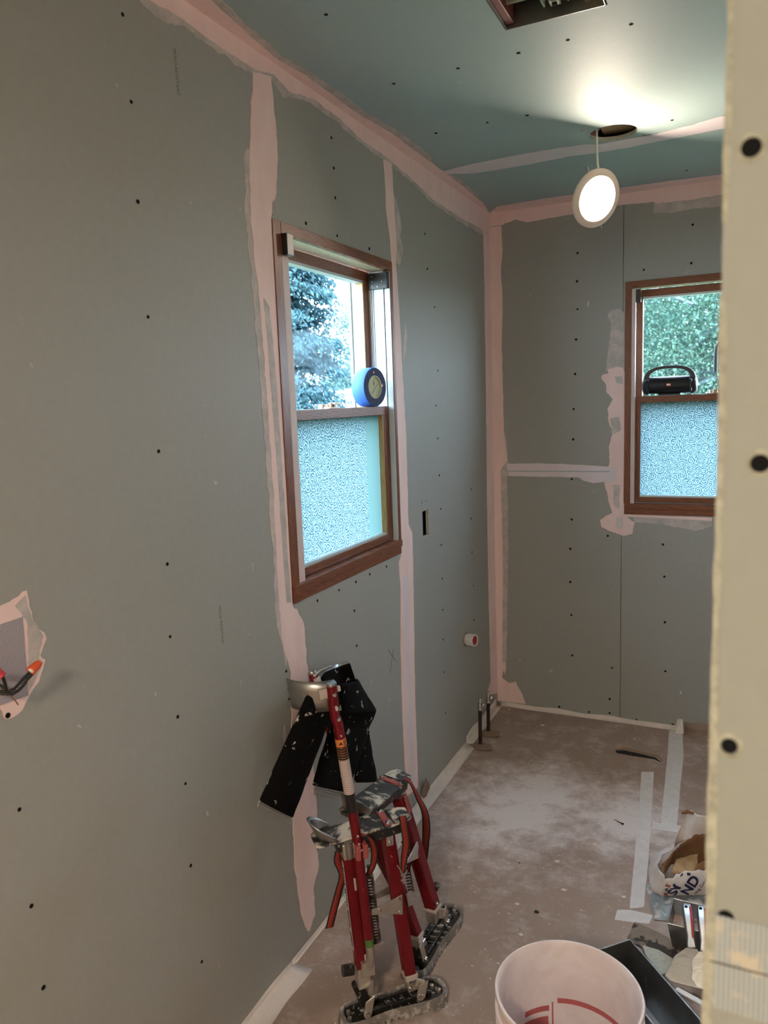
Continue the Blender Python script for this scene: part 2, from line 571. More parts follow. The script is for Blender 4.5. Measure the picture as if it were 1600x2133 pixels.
leafy('needles', (0.018, 0.045, 0.062), (0.052, 0.098, 0.110))  # foliage colours carry the bluish cast of outdoor haze
leafy('leaves', (0.03, 0.068, 0.056), (0.075, 0.125, 0.09))
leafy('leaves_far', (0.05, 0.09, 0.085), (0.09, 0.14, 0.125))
simple('hook_metal', (0.02, 0.022, 0.024), 0.7)
simple('bark', (0.05, 0.065, 0.08), 0.9, var=0.3, vscale=20)
simple('grass', (0.045, 0.07, 0.04), 0.95, var=0.3, vscale=3)
simple('van_white', (0.34, 0.36, 0.38), 0.3)
simple('van_glass', (0.05, 0.07, 0.09), 0.1)
simple('tyre', (0.02, 0.02, 0.02), 0.8)
simple('siding_white', (0.40, 0.42, 0.43), 0.6)
simple('siding_house', (0.62, 0.62, 0.58), 0.7)
simple('blocker_grey', (0.16, 0.17, 0.18), 0.8)


class MB:
    """collects shapes; build() links them as one mesh object"""

    def __init__(self):
        self.v = []
        self.f = []

    def add(self, vs, fs):
        n = len(self.v)
        self.v += [tuple(p) for p in vs]
        self.f += [tuple(i + n for i in f) for f in fs]
        return self

    def box(self, a, b, rot=None, about=None):
        x0, x1 = sorted((a[0], b[0]))
        y0, y1 = sorted((a[1], b[1]))
        z0, z1 = sorted((a[2], b[2]))
        vs_ = [(x, y, z) for z in (z0, z1) for y in (y0, y1) for x in (x0, x1)]
        if rot is not None:
            c = Vector(about)
            vs_ = [c + rot @ (Vector(p) - c) for p in vs_]
        return self.add(vs_, [(0, 2, 3, 1), (4, 5, 7, 6), (0, 1, 5, 4), (2, 6, 7, 3), (0, 4, 6, 2), (1, 3, 7, 5)])

    def frame(self, d, ref):
        d = Vector(d).normalized()
        ref = Vector(ref)
        if abs(d.dot(ref.normalized())) > 0.97:
            ref = Vector((1, 0, 0)) if abs(d.x) < 0.9 else Vector((0, 1, 0))
        a = (ref - d * ref.dot(d)).normalized()
        return d, a, d.cross(a)

    def beam(self, p0, p1, wa, wb, ref=(0, 0, 1), wa1=None, wb1=None):
        """box beam: wa wide along ref, wb across"""
        p0, p1 = Vector(p0), Vector(p1)
        d, a, b = self.frame(p1 - p0, ref)
        wa1 = wa if wa1 is None else wa1
        wb1 = wb if wb1 is None else wb1
        vs_ = []
        for p, w_, h_ in ((p0, wa, wb), (p1, wa1, wb1)):
            for sa, sb in ((-1, -1), (1, -1), (1, 1), (-1, 1)):
                vs_.append(p + a * sa * w_ / 2 + b * sb * h_ / 2)
        return self.add(vs_, [(0, 1, 2, 3), (7, 6, 5, 4), (0, 4, 5, 1), (1, 5, 6, 2), (2, 6, 7, 3), (3, 7, 4, 0)])

    def tube(self, pts, r, n=10, cap=True):
        pts = [Vector(p) for p in pts]
        rs = r if isinstance(r, (list, tuple)) else [r] * len(pts)
        d0 = (pts[1] - pts[0]).normalized()
        _, a, b = self.frame(d0, (0, 0, 1))
        base = len(self.v)
        prev = d0
        for i, p in enumerate(pts):
            if i == 0:
                d = d0
            elif i == len(pts) - 1:
                d = (pts[-1] - pts[-2]).normalized()
            else:
                d = ((pts[i + 1] - p).normalized() + (p - pts[i - 1]).normalized())
                d = d.normalized() if d.length > 1e-6 else prev
            q = prev.rotation_difference(d)
            a = q @ a
            prev = d
            b = d.cross(a)
            for k in range(n):
                t = 2 * PI * k / n
                self.v.append(tuple(p + (a * math.cos(t) + b * math.sin(t)) * rs[i]))
        for i in range(len(pts) - 1):
            for k in range(n):
                k2 = (k + 1) % n
                self.f.append((base + i * n + k, base + i * n + k2, base + (i + 1) * n + k2, base + (i + 1) * n + k))
        if cap:
            self.f.append(tuple(base + k for k in range(n))[::-1])
            self.f.append(tuple(base + (len(pts) - 1) * n + k for k in range(n)))
        return self

    def lathe(self, prof, c=(0, 0, 0), axis=(0, 0, 1), n=32, arc=None, close=False):
        c = Vector(c)
        d, a, b = self.frame(axis, (0, 0, 1) if abs(Vector(axis).normalized().z) < 0.9 else (1, 0, 0))
        base = len(self.v)
        a0, a1 = arc if arc else (0, 2 * PI)
        full = arc is None
        cols = n if full else n + 1
        for r, h in prof:
            for k in range(cols):
                t = a0 + (a1 - a0) * k / n
                self.v.append(tuple(c + d * h + (a * math.cos(t) + b * math.sin(t)) * r))
        m_ = len(prof)
        for i in range(m_ - 1 + (1 if close else 0)):
            j = (i + 1) % m_
            for k in range(n):
                k2 = (k + 1) % cols
                self.f.append((base + i * cols + k, base + i * cols + k2, base + j * cols + k2, base + j * cols + k))
        return self

    def prism(self, poly, vec):
        n = len(poly)
        vec = Vector(vec)
        vs_ = [Vector(p) for p in poly] + [Vector(p) + vec for p in poly]
        fs = [tuple(range(n))[::-1], tuple(range(n, 2 * n))]
        fs += [(i, (i + 1) % n, n + (i + 1) % n, n + i) for i in range(n)]
        return self.add(vs_, fs)

    def grid(self, fn, nu, nv, close_u=False):
        base = len(self.v)
        for j in range(nv + 1):
            for i in range(nu if close_u else nu + 1):
                self.v.append(tuple(fn(i / nu, j / nv)))
        cols = nu if close_u else nu + 1
        for j in range(nv):
            for i in range(nu):
                i2 = (i + 1) % cols
                self.f.append((base + j * cols + i, base + j * cols + i2, base + (j + 1) * cols + i2, base + (j + 1) * cols + i))
        return self

    def build(self, name, mat, parent=None, smooth=None, bevel=0.0, solid=0.0, origin=None):
        return link_mesh(name, self.v, self.f, mat, parent, smooth, bevel, solid, origin)


BASE = {}


def root_loc(o):
    while o.parent:
        o = o.parent
    return BASE.get(o.name, Vector((0, 0, 0)))


def link_mesh(name, verts, faces, mat, parent=None, smooth=None, bevel=0.0, solid=0.0, origin=None, recalc=True):
    if parent is not None:
        org = root_loc(parent)
    elif origin is not None:
        org = Vector(origin)
    else:
        xs, ys, zs = zip(*verts)
        org = Vector(((min(xs) + max(xs)) / 2, (min(ys) + max(ys)) / 2, min(zs)))
    me = bpy.data.meshes.new(name)
    me.from_pydata([(p[0] - org.x, p[1] - org.y, p[2] - org.z) for p in verts], [], faces)
    if recalc:
        bm = bmesh.new()
        bm.from_mesh(me)
        bmesh.ops.recalc_face_normals(bm, faces=bm.faces)
        bm.to_mesh(me)
        bm.free()
    if smooth is not None:
        me.polygons.foreach_set('use_smooth', [True] * len(me.polygons))
        me.set_sharp_from_angle(angle=math.radians(smooth))
    me.materials.append(MATS[mat])
    o = bpy.data.objects.new(name, me)
    COL.objects.link(o)
    if parent is not None:
        o.parent = parent
    else:
        o.location = org
        BASE[o.name] = org
    if solid:
        s = o.modifiers.new('solid', 'SOLIDIFY')
        s.thickness = solid
        s.offset = 0
    if bevel:
        b = o.modifiers.new('bevel', 'BEVEL')
        b.width = bevel
        b.segments = 2
        b.limit_method = 'ANGLE'
        b.angle_limit = math.radians(40)
    return o


def thing(name, loc, label=None, cat=None, group=None, kind=None, parent=None):
    o = bpy.data.objects.new(name, None)
    o.empty_display_size = 0.05
    COL.objects.link(o)
    if parent is not None:
        o.parent = parent
    else:
        o.location = loc
        BASE[o.name] = Vector(loc)
    return tag(o, label, cat, group, kind)


def tag(o, label=None, cat=None, group=None, kind=None):
    if label:
        o['label'] = label
    if cat:
        o['category'] = cat
    if group:
        o['group'] = group
    if kind:
        o['kind'] = kind
    return o


def copy_tree(o, parent=None):
    c = o.copy()
    COL.objects.link(c)
    c.parent = parent
    for ch in [k for k in bpy.data.objects if k.parent == o]:
        copy_tree(ch, c)
    return c


def text_mesh(body, size, bold=0.0):
    cu = bpy.data.curves.new('lettering', 'FONT')
    cu.body = body
    cu.size = size
    cu.offset = bold
    cu.resolution_u = 3
    cu.fill_mode = 'FRONT'
    o = bpy.data.objects.new('lettering', cu)
    COL.objects.link(o)
    dg = bpy.context.evaluated_depsgraph_get()
    me = bpy.data.meshes.new_from_object(o.evaluated_get(dg))
    vs_ = [v.co.copy() for v in me.vertices]
    fs = [tuple(p.vertices) for p in me.polygons]
    bpy.data.objects.remove(o)
    bpy.data.meshes.remove(me)
    return vs_, fs


def lettering(name, body, size, org, right, up, mat, parent, bold=0.0, stretch=1.0):
    vs_, fs = text_mesh(body, size, bold)
    o_, r_, u_ = Vector(org), Vector(right), Vector(up)
    return link_mesh(name, [o_ + r_ * v.x * stretch + u_ * v.y for v in vs_], fs, mat, parent, recalc=False)


# plane maps: (a, b, height above the surface) -> world
def on_left(a, b, h):
    return (h, a, b)


def on_far(a, b, h):
    return (a, FAR - h, b)


def on_floor(a, b, h):
    return (a, b, h)


def on_ceiling(a, b, h):
    return (a, b, CEIL - h)


def ragged(pts, step=0.012, amp=0.004, seed=0, keep=None):
    out_ = []
    n = len(pts)
    for i in range(n):
        p, q = Vector(pts[i]), Vector(pts[(i + 1) % n])
        ln = (q - p).length
        k = max(1, min(60, int(ln / step)))
        nrm = Vector((-(q - p).y, (q - p).x)).normalized() if ln > 1e-6 else Vector((0, 0))
        straight = keep and keep(p, q)
        for j in range(k):
            t = j / k
            c = p.lerp(q, t)
            if not straight and j:
                w = noise.noise(Vector((c.x * 28 + seed, c.y * 28, seed * 1.7))) + 0.6 * noise.noise(Vector((c.x * 95, c.y * 95, seed + 9.1)))
                c = c + nrm * w * amp
            out_.append(c)
    return out_


def slab(name, pts, plane, h, mat, parent=None, amp=0.004, step=0.012, seed=0, keep=None, h0=0.0, **kw):
    """thin flat piece with a ragged outline lying on a surface"""
    poly = ragged(pts, step, amp, seed, keep)
    n = len(poly)
    vo_, _, fo, _, _, _ = delaunay_2d_cdt(poly, [], [list(range(n))], 1, 1e-6)
    top = [plane(p.x, p.y, h) for p in vo_]
    mb = MB()
    mb.add(top, [tuple(f) for f in fo])
    ring = [plane(p.x, p.y, h) for p in poly]
    bot = [plane(p.x, p.y, h0) for p in poly]
    mb.add(ring + bot, [(i, (i + 1) % n, n + (i + 1) % n, n + i) for i in range(n)])
    return mb.build(name, mat, parent, **kw)


def sheet(name, rect, holes, plane, t, mat, parent, h_top=0.0, origin=None):
    """rectangular board (face at height h_top, thickness t below it) with rectangular holes"""
    a0, a1, b0, b1 = rect
    As = sorted({a0, a1} | {x for h in holes for x in h[:2] if a0 < x < a1})
    Bs = sorted({b0, b1} | {x for h in holes for x in h[2:] if b0 < x < b1})
    solid_ = {}
    for i in range(len(As) - 1):
        for j in range(len(Bs) - 1):
            ca, cb_ = (As[i] + As[i + 1]) / 2, (Bs[j] + Bs[j + 1]) / 2
            solid_[i, j] = not any(h[0] < ca < h[1] and h[2] < cb_ < h[3] for h in holes)
    mb = MB()
    for (i, j), s in solid_.items():
        if not s:
            continue
        c = [(As[i], Bs[j]), (As[i + 1], Bs[j]), (As[i + 1], Bs[j + 1]), (As[i], Bs[j + 1])]
        f = [plane(a, b, h_top) for a, b in c]
        k = [plane(a, b, h_top - t) for a, b in c]
        mb.add(f + k, [(0, 1, 2, 3), (7, 6, 5, 4)])
        for e, (di, dj) in enumerate(((0, -1), (1, 0), (0, 1), (-1, 0))):
            if not solid_.get((i + di, j + dj), False):
                e2 = (e + 1) % 4
                mb.add([f[e], f[e2], k[e2], k[e]], [(0, 1, 2, 3)])
    me_v, me_f = mb.v, mb.f
    o = link_mesh(name, me_v, me_f, mat, parent, origin=origin)
    return o


# ================================================================== STRUCTURE
BT = 0.0127          # board thickness
WIN1 = (1.7255, 2.4667, 1.0252, 2.0471)      # left window: y0, y1, z0, z1
WIN2 = (0.6225, 1.3637, 1.0161, 2.0617)      # far window: x0, x1, z0, z1
OUTLET = (2.681, 2.746, 1.044, 1.146)
FAN = (0.573, 0.811, 1.672, 1.913)
HOLE = (0.691, 2.793, 0.078)

# floor -------------------------------------------------------------
floor = MB().box((-0.16, BACK, -0.2), (ROOM_R + 0.12, FAR + 0.16, 0)).build('floor', 'floor_paper', origin=(0, 0, 0))
tag(floor, 'brown paper floor covering dusted with white compound', None, None, 'structure')

# left wall -----------------------------------------------------------
wall_left = sheet('wall_left', (BACK, FAR, -0.2, 2.85), [WIN1, (OUTLET[0] - .03, OUTLET[1] + .03, OUTLET[2] - .02, OUTLET[3] + .02)], on_left, 0.147, 'framing', None, -BT, origin=(0, 1.0, 0))
tag(wall_left, 'left drywall wall with pink taped joints', None, None, 'structure')
SEAM1, SEAM2 = 1.703, 2.497
for rect in ((BACK, SEAM1 - .001, 0.0, CEIL), (SEAM1 + .001, SEAM2 - .001, 0.0, CEIL), (SEAM2 + .001, FAR, 0.0, CEIL)):
    sheet('drywall_panel', rect, [WIN1, OUTLET], on_left, BT, 'drywall', wall_left)
MB().box((-0.075, OUTLET[0] - .03, OUTLET[2] - .02), (-0.0745, OUTLET[1] + .03, OUTLET[3] + .02)).box(
    (-0.075, OUTLET[0] - .03, OUTLET[2] - .02), (-BT, OUTLET[0] - .028, OUTLET[3] + .02)).box(
    (-0.075, OUTLET[1] + .028, OUTLET[2] - .02), (-BT, OUTLET[1] + .03, OUTLET[3] + .02)).box(
    (-0.075, OUTLET[0] - .03, OUTLET[3] + .018), (-BT, OUTLET[1] + .03, OUTLET[3] + .02)).build('outlet_box', 'dark_void', wall_left)
# the raw cut edge of the outlet opening
MB().box((-BT, OUTLET[1] - .0015, OUTLET[2]), (0.0002, OUTLET[1] + .001, OUTLET[3])).box(
    (-BT, OUTLET[0], OUTLET[2] - .001), (0.0002, OUTLET[1], OUTLET[2] + .0015)).build('cut_edge', 'gypsum', wall_left)
MB().box((-BT, 2.676, 1.178), (0.0004, 2.679, 1.187)).box((-BT, 2.722, 1.178), (0.0004, 2.7245, 1.186)).build('knife_slit', 'dark_void', wall_left)

# far wall ------------------------------------------------------------
wall_far = sheet('wall_far', (-0.16, ROOM_R + 0.12, -0.2, 2.85), [WIN2], on_far, 0.147, 'framing', None, -BT, origin=(1, FAR, 0))
tag(wall_far, 'dark green drywall end wall with the second window', None, None, 'structure')
SEAMF, ZF = 0.613, 1.216
for rect in ((0.0, SEAMF - .0012, 0.0, ZF - .001), (0.0, SEAMF - .0012, ZF + .001, CEIL), (SEAMF + .0012, ROOM_R, 0, ZF - .001), (SEAMF + .0012, ROOM_R, ZF + .001, CEIL)):
    sheet('drywall_panel', rect, [WIN2], on_far, BT, 'drywall', wall_far)

# ceiling --------------------------------------------------------------
sq = (HOLE[0] - .09, HOLE[0] + .09, HOLE[1] - .085, HOLE[1] + .085)
ceiling = sheet('ceiling', (-0.0, ROOM_R, BACK, 2.8785), [FAN, sq], on_ceiling, BT, 'drywall_ceiling', None, 0.0, origin=(1, 1, CEIL))
tag(ceiling, 'green drywall ceiling with a taped joint and open cut-outs', None, None, 'structure')
sheet('drywall_panel', (0.0, ROOM_R, 2.881, FAR), [], on_ceiling, BT, 'drywall_ceiling', ceiling)
ring = MB()
N = 48
outer, inner = [], []
for k in range(N):
    t = 2 * PI * k / N
    c, s = math.cos(t), math.sin(t)
    q = min(.09 / abs(c) if abs(c) > 1e-6 else 9, .085 / abs(s) if abs(s) > 1e-6 else 9)
    outer.append((HOLE[0] + c * q, HOLE[1] + s * q))
    inner.append((HOLE[0] + c * HOLE[2], HOLE[1] + s * HOLE[2]))
for zz in (CEIL, CEIL + BT):
    b0 = len(ring.v)
    ring.v += [(x, y, zz) for x, y in outer] + [(x, y, zz) for x, y in inner]
    ring.f += [(b0 + k, b0 + (k + 1) % N, b0 + N + (k + 1) % N, b0 + N + k) for k in range(N)]
ring.build('drywall_cutout_ring', 'drywall_ceiling', ceiling)
rim = MB()
rim.v += [(x, y, CEIL - .0002) for x, y in inner] + [(x, y, CEIL + BT) for x, y in inner]
rim.f += [(k, (k + 1) % N, N + (k + 1) % N, N + k) for k in range(N)]
rim.build('cut_edge', 'gypsum', ceiling)
for x0 in (-0.05, 0.45, 0.762, 1.2, 1.6):
    MB().box((x0, BACK, CEIL + BT + .001 if x0 != .45 else CEIL + .09), (x0 + 0.038, FAR, CEIL + 0.2)).build('joist', 'framing', ceiling)
MB().box((0.645, 2.70, CEIL + .030), (0.762, 2.90, CEIL + .068)).build('blocking', 'framing', ceiling)
roof = MB().box((-0.6, BACK - .5, 2.85), (ROOM_R + 0.6, FAR + .55, 2.95)).build('sky_blocker', 'blocker_grey')  # unseen slab added to stop daylight leaking in through the ceiling holes
tag(roof, 'unseen slab added over the room to block sky and sun', None, None, 'structure')

# walls that close the room behind and beside the camera ----------------
wall_right = MB().box((ROOM_R, BACK, -0.2), (ROOM_R + .12, FAR, 2.85)).build('wall_right', 'pale_bounce_wall', origin=(ROOM_R, 1, 0))
tag(wall_right, 'right drywall wall hidden behind the partition', None, None, 'structure')
wall_back = MB().box((-0.16, BACK - .12, -0.2), (ROOM_R + .12, BACK, 2.85)).build('wall_back', 'pale_bounce_wall', origin=(1, BACK, 0))
tag(wall_back, 'hallway wall behind the viewpoint', None, None, 'structure')

# partition close to the camera on the right ------------------------------
NX, NY = 1.1, 0.5
wall_near = MB().box((NX + .006, NY + BT, 0), (ROOM_R, NY + .115, CEIL)).build('wall_near', 'framing', origin=(NX, NY, 0))
tag(wall_near, 'end of a bare drywall partition close by on the right', None, None, 'structure')


def on_near(a, b, h):
    return (a, NY - h, b)


edge = ragged([(NX, 0.0), (ROOM_R, 0.0), (ROOM_R, CEIL), (NX, CEIL)], 0.02, 0.0)
edge2 = []
for p in edge:
    if abs(p.x - NX) < 1e-5:
        edge2.append(Vector((p.x + 0.0012 * noise.noise(Vector((0, p.y * 30, 0))), p.y)))
    else:
        edge2.append(p)
pan = MB()
n_ = len(edge2)
vo_, _, fo, _, _, _ = delaunay_2d_cdt(edge2, [], [list(range(n_))], 1, 1e-6)
pan.add([on_near(p.x, p.y, 0) for p in vo_], [tuple(f) for f in fo])
pan.add([on_near(p.x, p.y, 0) for p in edge2] + [on_near(p.x, p.y, -BT) for p in edge2], [(i, (i + 1) % n_, n_ + (i + 1) % n_, n_ + i) for i in range(n_)])
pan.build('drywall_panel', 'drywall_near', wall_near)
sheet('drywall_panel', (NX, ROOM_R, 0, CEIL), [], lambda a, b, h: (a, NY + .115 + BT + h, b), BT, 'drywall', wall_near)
slab('torn_paper_edge', [(NX - .0006, 1.0), (NX + .0045, 1.0), (NX + .006, 1.25), (NX + .0035, 1.4), (NX + .0045, 1.55), (NX + .002, 1.62), (NX - .0006, 1.62)], on_near, .0012, 'paper_edge', wall_near, .0012, .004, 3)
slab('torn_paper_edge', [(NX - .0006, 1.66), (NX + .0025, 1.66), (NX + .003, 1.75), (NX + .002, 1.9), (NX - .0006, 1.9)], on_near, .0008, 'paper_edge', wall_near, .0008, .004, 5)
slab('joint_tape', [(NX + .001, 1.156), (NX + .2, 1.146), (NX + .2, 1.217), (NX + .001, 1.2235)], on_near, .0009, 'mesh_tape_near', wall_near, .0012, .006, 4)
MB().box((NX + .003, NY - .0013, 1.1885), (NX + .2, NY - .0008, 1.1895)).build('tape_joint', 'pipe_dark', wall_near)

# screws ------------------------------------------------------------------
SCREW = {}


def screws(pts, plane, parent, r=0.0042):
    for i, (a, b) in enumerate(pts):
        mb = MB()
        n = 10
        e = 0.85 + 0.3 * rnd.random()
        o_ = [plane(a + math.cos(2 * PI * k / n) * r * e, b + math.sin(2 * PI * k / n) * r * e, 0.0009) for k in range(n)]
        m_ = [plane(a + math.cos(2 * PI * k / n) * r * .6, b + math.sin(2 * PI * k / n) * r * .6, 0.0004) for k in range(n)]
        mb.add(o_ + m_ + [plane(a, b, .0003)], [(k, (k + 1) % n, n + (k + 1) % n, n + k) for k in range(n)] + [(n + k, n + (k + 1) % n, 2 * n) for k in range(n)])
        mb.add(o_ + [plane(a + math.cos(2 * PI * k / n) * r * e, b + math.sin(2 * PI * k / n) * r * e, 0) for k in range(n)], [(k, (k + 1) % n, n + (k + 1) % n, n + k) for k in range(n)])
        mb.build('screw', 'screw_dark', parent)


screws([(1.238,2.3323),(1.2429,2.1743),(1.2395,1.9847),(1.2423,1.7588),(1.2421,1.4824),(1.2413,1.2396),(1.2324,1.0807),(1.2364,0.8959),(1.2441,0.7348),(1.2402,0.5371),(1.2517,0.2863),(0.8268,0.8934),(0.829,0.7097),(0.8347,0.5454),(1.6594,2.4019)], on_left, wall_left)
screws([(2.0724,2.341),(2.079,2.2585),(1.9012,2.0685),(2.0798,2.1748),(2.0814,2.0668),(2.2986,2.0646),(2.7889,2.1983),(2.8035,2.0715),(2.8688,1.9341),(2.8871,1.6882),(2.8555,1.5494),(2.867,1.4184),(2.8719,1.268),(2.878,1.1288),(2.8725,0.9794),(2.8732,0.8372),(2.8691,0.7047),(2.8653,0.5771),(2.8663,0.434),(2.8703,0.2514),(3.2656,1.1648),(3.2569,1.031),(3.2605,0.8738),(3.2709,0.7126),(3.2676,0.55)], on_left, wall_left, .0045)
screws([(1.8599,1.0011),(1.9921,1.0009),(2.1051,1.0006),(2.2067,1.0033),(2.3393,1.0014),(2.0867,0.91),(2.0926,0.7914),(2.0963,0.6451),(1.7319,2.0731),(1.6754,0.8494),(1.6823,0.7974),(1.6817,0.7671)], on_left, wall_left, .0042)
screws([(0.4117,2.211),(0.4094,2.0863),(0.6998,2.1066),(0.8942,2.1139),(0.4115,1.9621),(0.4048,1.8265),(0.4002,1.6691),(0.3932,1.5075),(0.3908,1.366),(0.3836,1.1769),(0.3833,0.9826),(0.5512,0.91),(0.7969,0.8798),(0.8969,2.2718),(0.3761,0.8393),(0.3757,0.6755),(0.38,0.51),(0.3842,0.3058),(0.5743,0.2645),(0.816,0.277),(0.8052,0.7296),(0.8104,0.5132),(0.3194,0.0312),(0.4656,0.0249),(0.5642,0.0344),(0.5639,0.1054),(0.6895,0.0189),(0.8516,0.0196),(0.605,1.0281)], on_far, wall_far, .0052)
screws([(0.2358,1.6345),(0.6954,2.0384),(0.5684,2.0452),(0.4026,2.0514),(0.8465,2.0342),(0.2139,2.0525),(0.4775,2.4812),(0.3501,2.4749),(0.8793,2.7718),(0.8829,3.4024),(0.1735,2.4774)], on_ceiling, ceiling, .0052)
screws([(1.1137, 1.6987), (1.1234, 1.5201), (1.1112, 1.341), (1.1122, 1.2225), (1.1369, 1.1765)], on_near, wall_near, .0052)

for a, b in ((1.1137, 1.6987), (1.1234, 1.5201), (1.1112, 1.341)):
    MB().lathe([(.0053, .0002), (.0056, .0013), (.0068, .0010), (.0082, 0)], on_near(a, b, 0), (0, -1, 0), 18).build('screw_burr', 'paper_edge', wall_near, smooth=50)

# joint compound -------------------------------------------------------------
KL = lambda p, q: (p - q).length > .02 and (abs(p.y - q.y) < 1e-4 or abs(p.x - q.x) < 1e-4)


def band(parent, plane, pts, mat='compound', h=.0016, amp=.004, seed=0, name='joint_compound', keep=KL, step=.012):
    return slab(name, pts, plane, h, mat, parent, amp, step, seed, keep)


y1a = WIN1[0]
# left wall: upper corner band (thin feathered edge, then the solid band)
top_l = [(1.2893,2.38),(1.3578,2.3677),(1.4072,2.381),(1.5529,2.3776),(1.6808,2.3755),(1.7565,2.3939),(1.8166,2.3663),(1.8603,2.3793),(1.9418,2.3981),(2.107,2.3977),(2.2357,2.38),(2.4391,2.3729),(2.6411,2.3595),(2.873,2.3259),(3.2065,2.3179),(3.47,2.3216)]
band(wall_left, on_left, [(1.0, CEIL), (1.0, top_l[0][1] + .02)] + top_l + [(FAR, top_l[-1][1]), (FAR, CEIL)], 'compound_thin', .0008, .008, 1)
top_s = [(1.318,2.3922),(1.4215,2.3982),(1.5543,2.3905),(1.6886,2.3915),(1.7759,2.4109),(1.8426,2.3926),(1.9696,2.4158),(2.1232,2.412),(2.2467,2.393),(2.4404,2.387),(2.6424,2.3746),(2.8742,2.3422),(3.2077,2.3359),(3.4715,2.3451)]
band(wall_left, on_left, [(1.0, CEIL), (1.0, top_s[0][1] + .02)] + top_s + [(FAR, top_s[-1][1]), (FAR, CEIL)], 'compound', .0016, .003, 2)
# joint at the left edge of the window
j1 = [(1.6816,2.3835),(1.6692,2.3241),(1.6556,2.2534),(1.6487,2.207),(1.6409,2.1714),(1.634,2.0688),(1.6349,2.0009),(1.6418,1.9099),(1.6509,1.8172),(1.6552,1.674),(1.6599,1.5519),(1.6603,1.4274),(1.6607,1.3005),(1.6601,1.1846),(1.6596,1.0667),(1.6598,1.0003),(1.6679,0.9173),(1.6986,0.8359),(1.6876,0.7033),(1.6763,0.5669),(1.6648,0.4293),(1.6605,0.2861),(1.678,0.1259),(1.7074,0.0447)]
j1r = [(1.7207,0.04),(1.754,0.067),(1.7514,0.1542),(1.7905,0.2074),(1.7777,0.3075),(1.7955,0.3741),(1.787,0.5145),(1.7826,0.6644),(1.7868,0.8153),(1.78,0.8534),(1.7768,0.9536),(1.746,1.0067)]
up1 = [(1.7385,2.0721),(1.7568,2.1188),(1.7726,2.2057),(1.771,2.2992),(1.7615,2.4002)]
band(wall_left, on_left, j1 + j1r + [(y1a - .001, 1.02), (y1a - .001, 2.05)] + up1, 'compound', .0015, .0055, 3)
thin1 = [(1.631,2.191),(1.6145,2.148),(1.62,2.0882),(1.6088,2.0578),(1.6122,1.9967),(1.62,1.8607),(1.6302,1.7209),(1.6338,1.5526),(1.6375,1.3793),(1.6417,1.2267),(1.6494,1.1477),(1.6396,1.0978),(1.6425,0.9919),(1.66,0.9333),(1.6765,0.86)]
band(wall_left, on_left, thin1 + [(1.70, 0.95), (1.70, 2.2)], 'compound_thin', .0008, .006, 4)
# grey skim streak over the solid band, and the bead of bare mesh at the window head
sk = [(1.6685,1.8427),(1.6924,1.8212),(1.7041,1.6755),(1.7089,1.5),(1.7126,1.3063),(1.7142,1.134),(1.7185,1.0317),(1.6947,1.0378),(1.69,1.1788),(1.6867,1.3741),(1.6803,1.5762)]
band(wall_left, on_left, sk, 'compound_thin', .0019, .003, 5)
band(wall_left, on_left, [(1.7334,2.0877),(1.7434,2.0981),(1.7415,2.0585),(1.7299,2.0538)], 'mesh_tape', .0021, .001, 6, 'mesh_corner')
# joint at the right edge of the window
y1b = WIN1[1]
j2 = [(2.4317,2.374),(2.4418,2.2721),(2.4402,2.2097),(2.4636,2.1198),(2.469,2.0442)]
j2b = [(2.4604,1.0149),(2.4415,0.9939),(2.4498,0.8885),(2.432,0.6762),(2.4265,0.4008),(2.4328,0.2086),(2.4366,0.0912)]
j2r = [(2.5482,0.0741),(2.5511,0.2319),(2.5493,0.4476),(2.5626,0.7299),(2.5713,0.9522),(2.5725,1.0808),(2.5396,1.1226),(2.5439,1.2832),(2.5451,1.4592),(2.532,1.6663),(2.5263,1.8012),(2.5151,1.966),(2.5054,2.0462),(2.5179,2.0968),(2.507,2.255),(2.4977,2.3786)]
band(wall_left, on_left, j2 + [(y1b + .001, 2.05), (y1b + .001, 1.03)] + j2b + j2r, 'compound', .0015, .003, 7)
t2 = [(2.5016,2.2854),(2.5387,2.2457),(2.5669,2.1865),(2.5514,2.1511),(2.5772,2.1063),(2.5424,2.0434),(2.5061,2.0545)]
band(wall_left, on_left, t2, 'compound_thin', .0008, .006, 8)
t3 = [(2.5706,1.8718),(2.5868,1.805),(2.5694,1.7528),(2.5348,1.7004)]
band(wall_left, on_left, t3, 'compound_thin', .0008, .004, 9)
t4 = [(2.4712,0.9375),(2.5146,0.9278),(2.51,0.6516),(2.5143,0.3648),(2.5127,0.1116),(2.484,0.1062),(2.4786,0.3794),(2.4792,0.6613)]
band(wall_left, on_left, t4, 'compound_lilac', .0019, .002, 10)
# corner, left side
c1 = [(3.5154,2.3639),(3.5204,2.0842),(3.5162,1.6398),(3.5043,1.1812),(3.4996,0.707),(3.5048,0.3874),(3.5078,0.1614),(3.4259,0.1164)]
band(wall_left, on_left, c1 + [(FAR, 0.06), (FAR, c1[0][1])], 'compound', .0018, .003, 11)
# small smears of compound on the left wall
for i, pts in enumerate(([(1.6509,0.7045),(1.6622,0.672),(1.6498,0.6466),(1.6422,0.6667)], [(1.3078,0.6337),(1.3145,0.6302),(1.3133,0.6187),(1.3066,0.6224)])):
    band(wall_left, on_left, pts, 'compound_thin', .0008, .003, 12 + i)
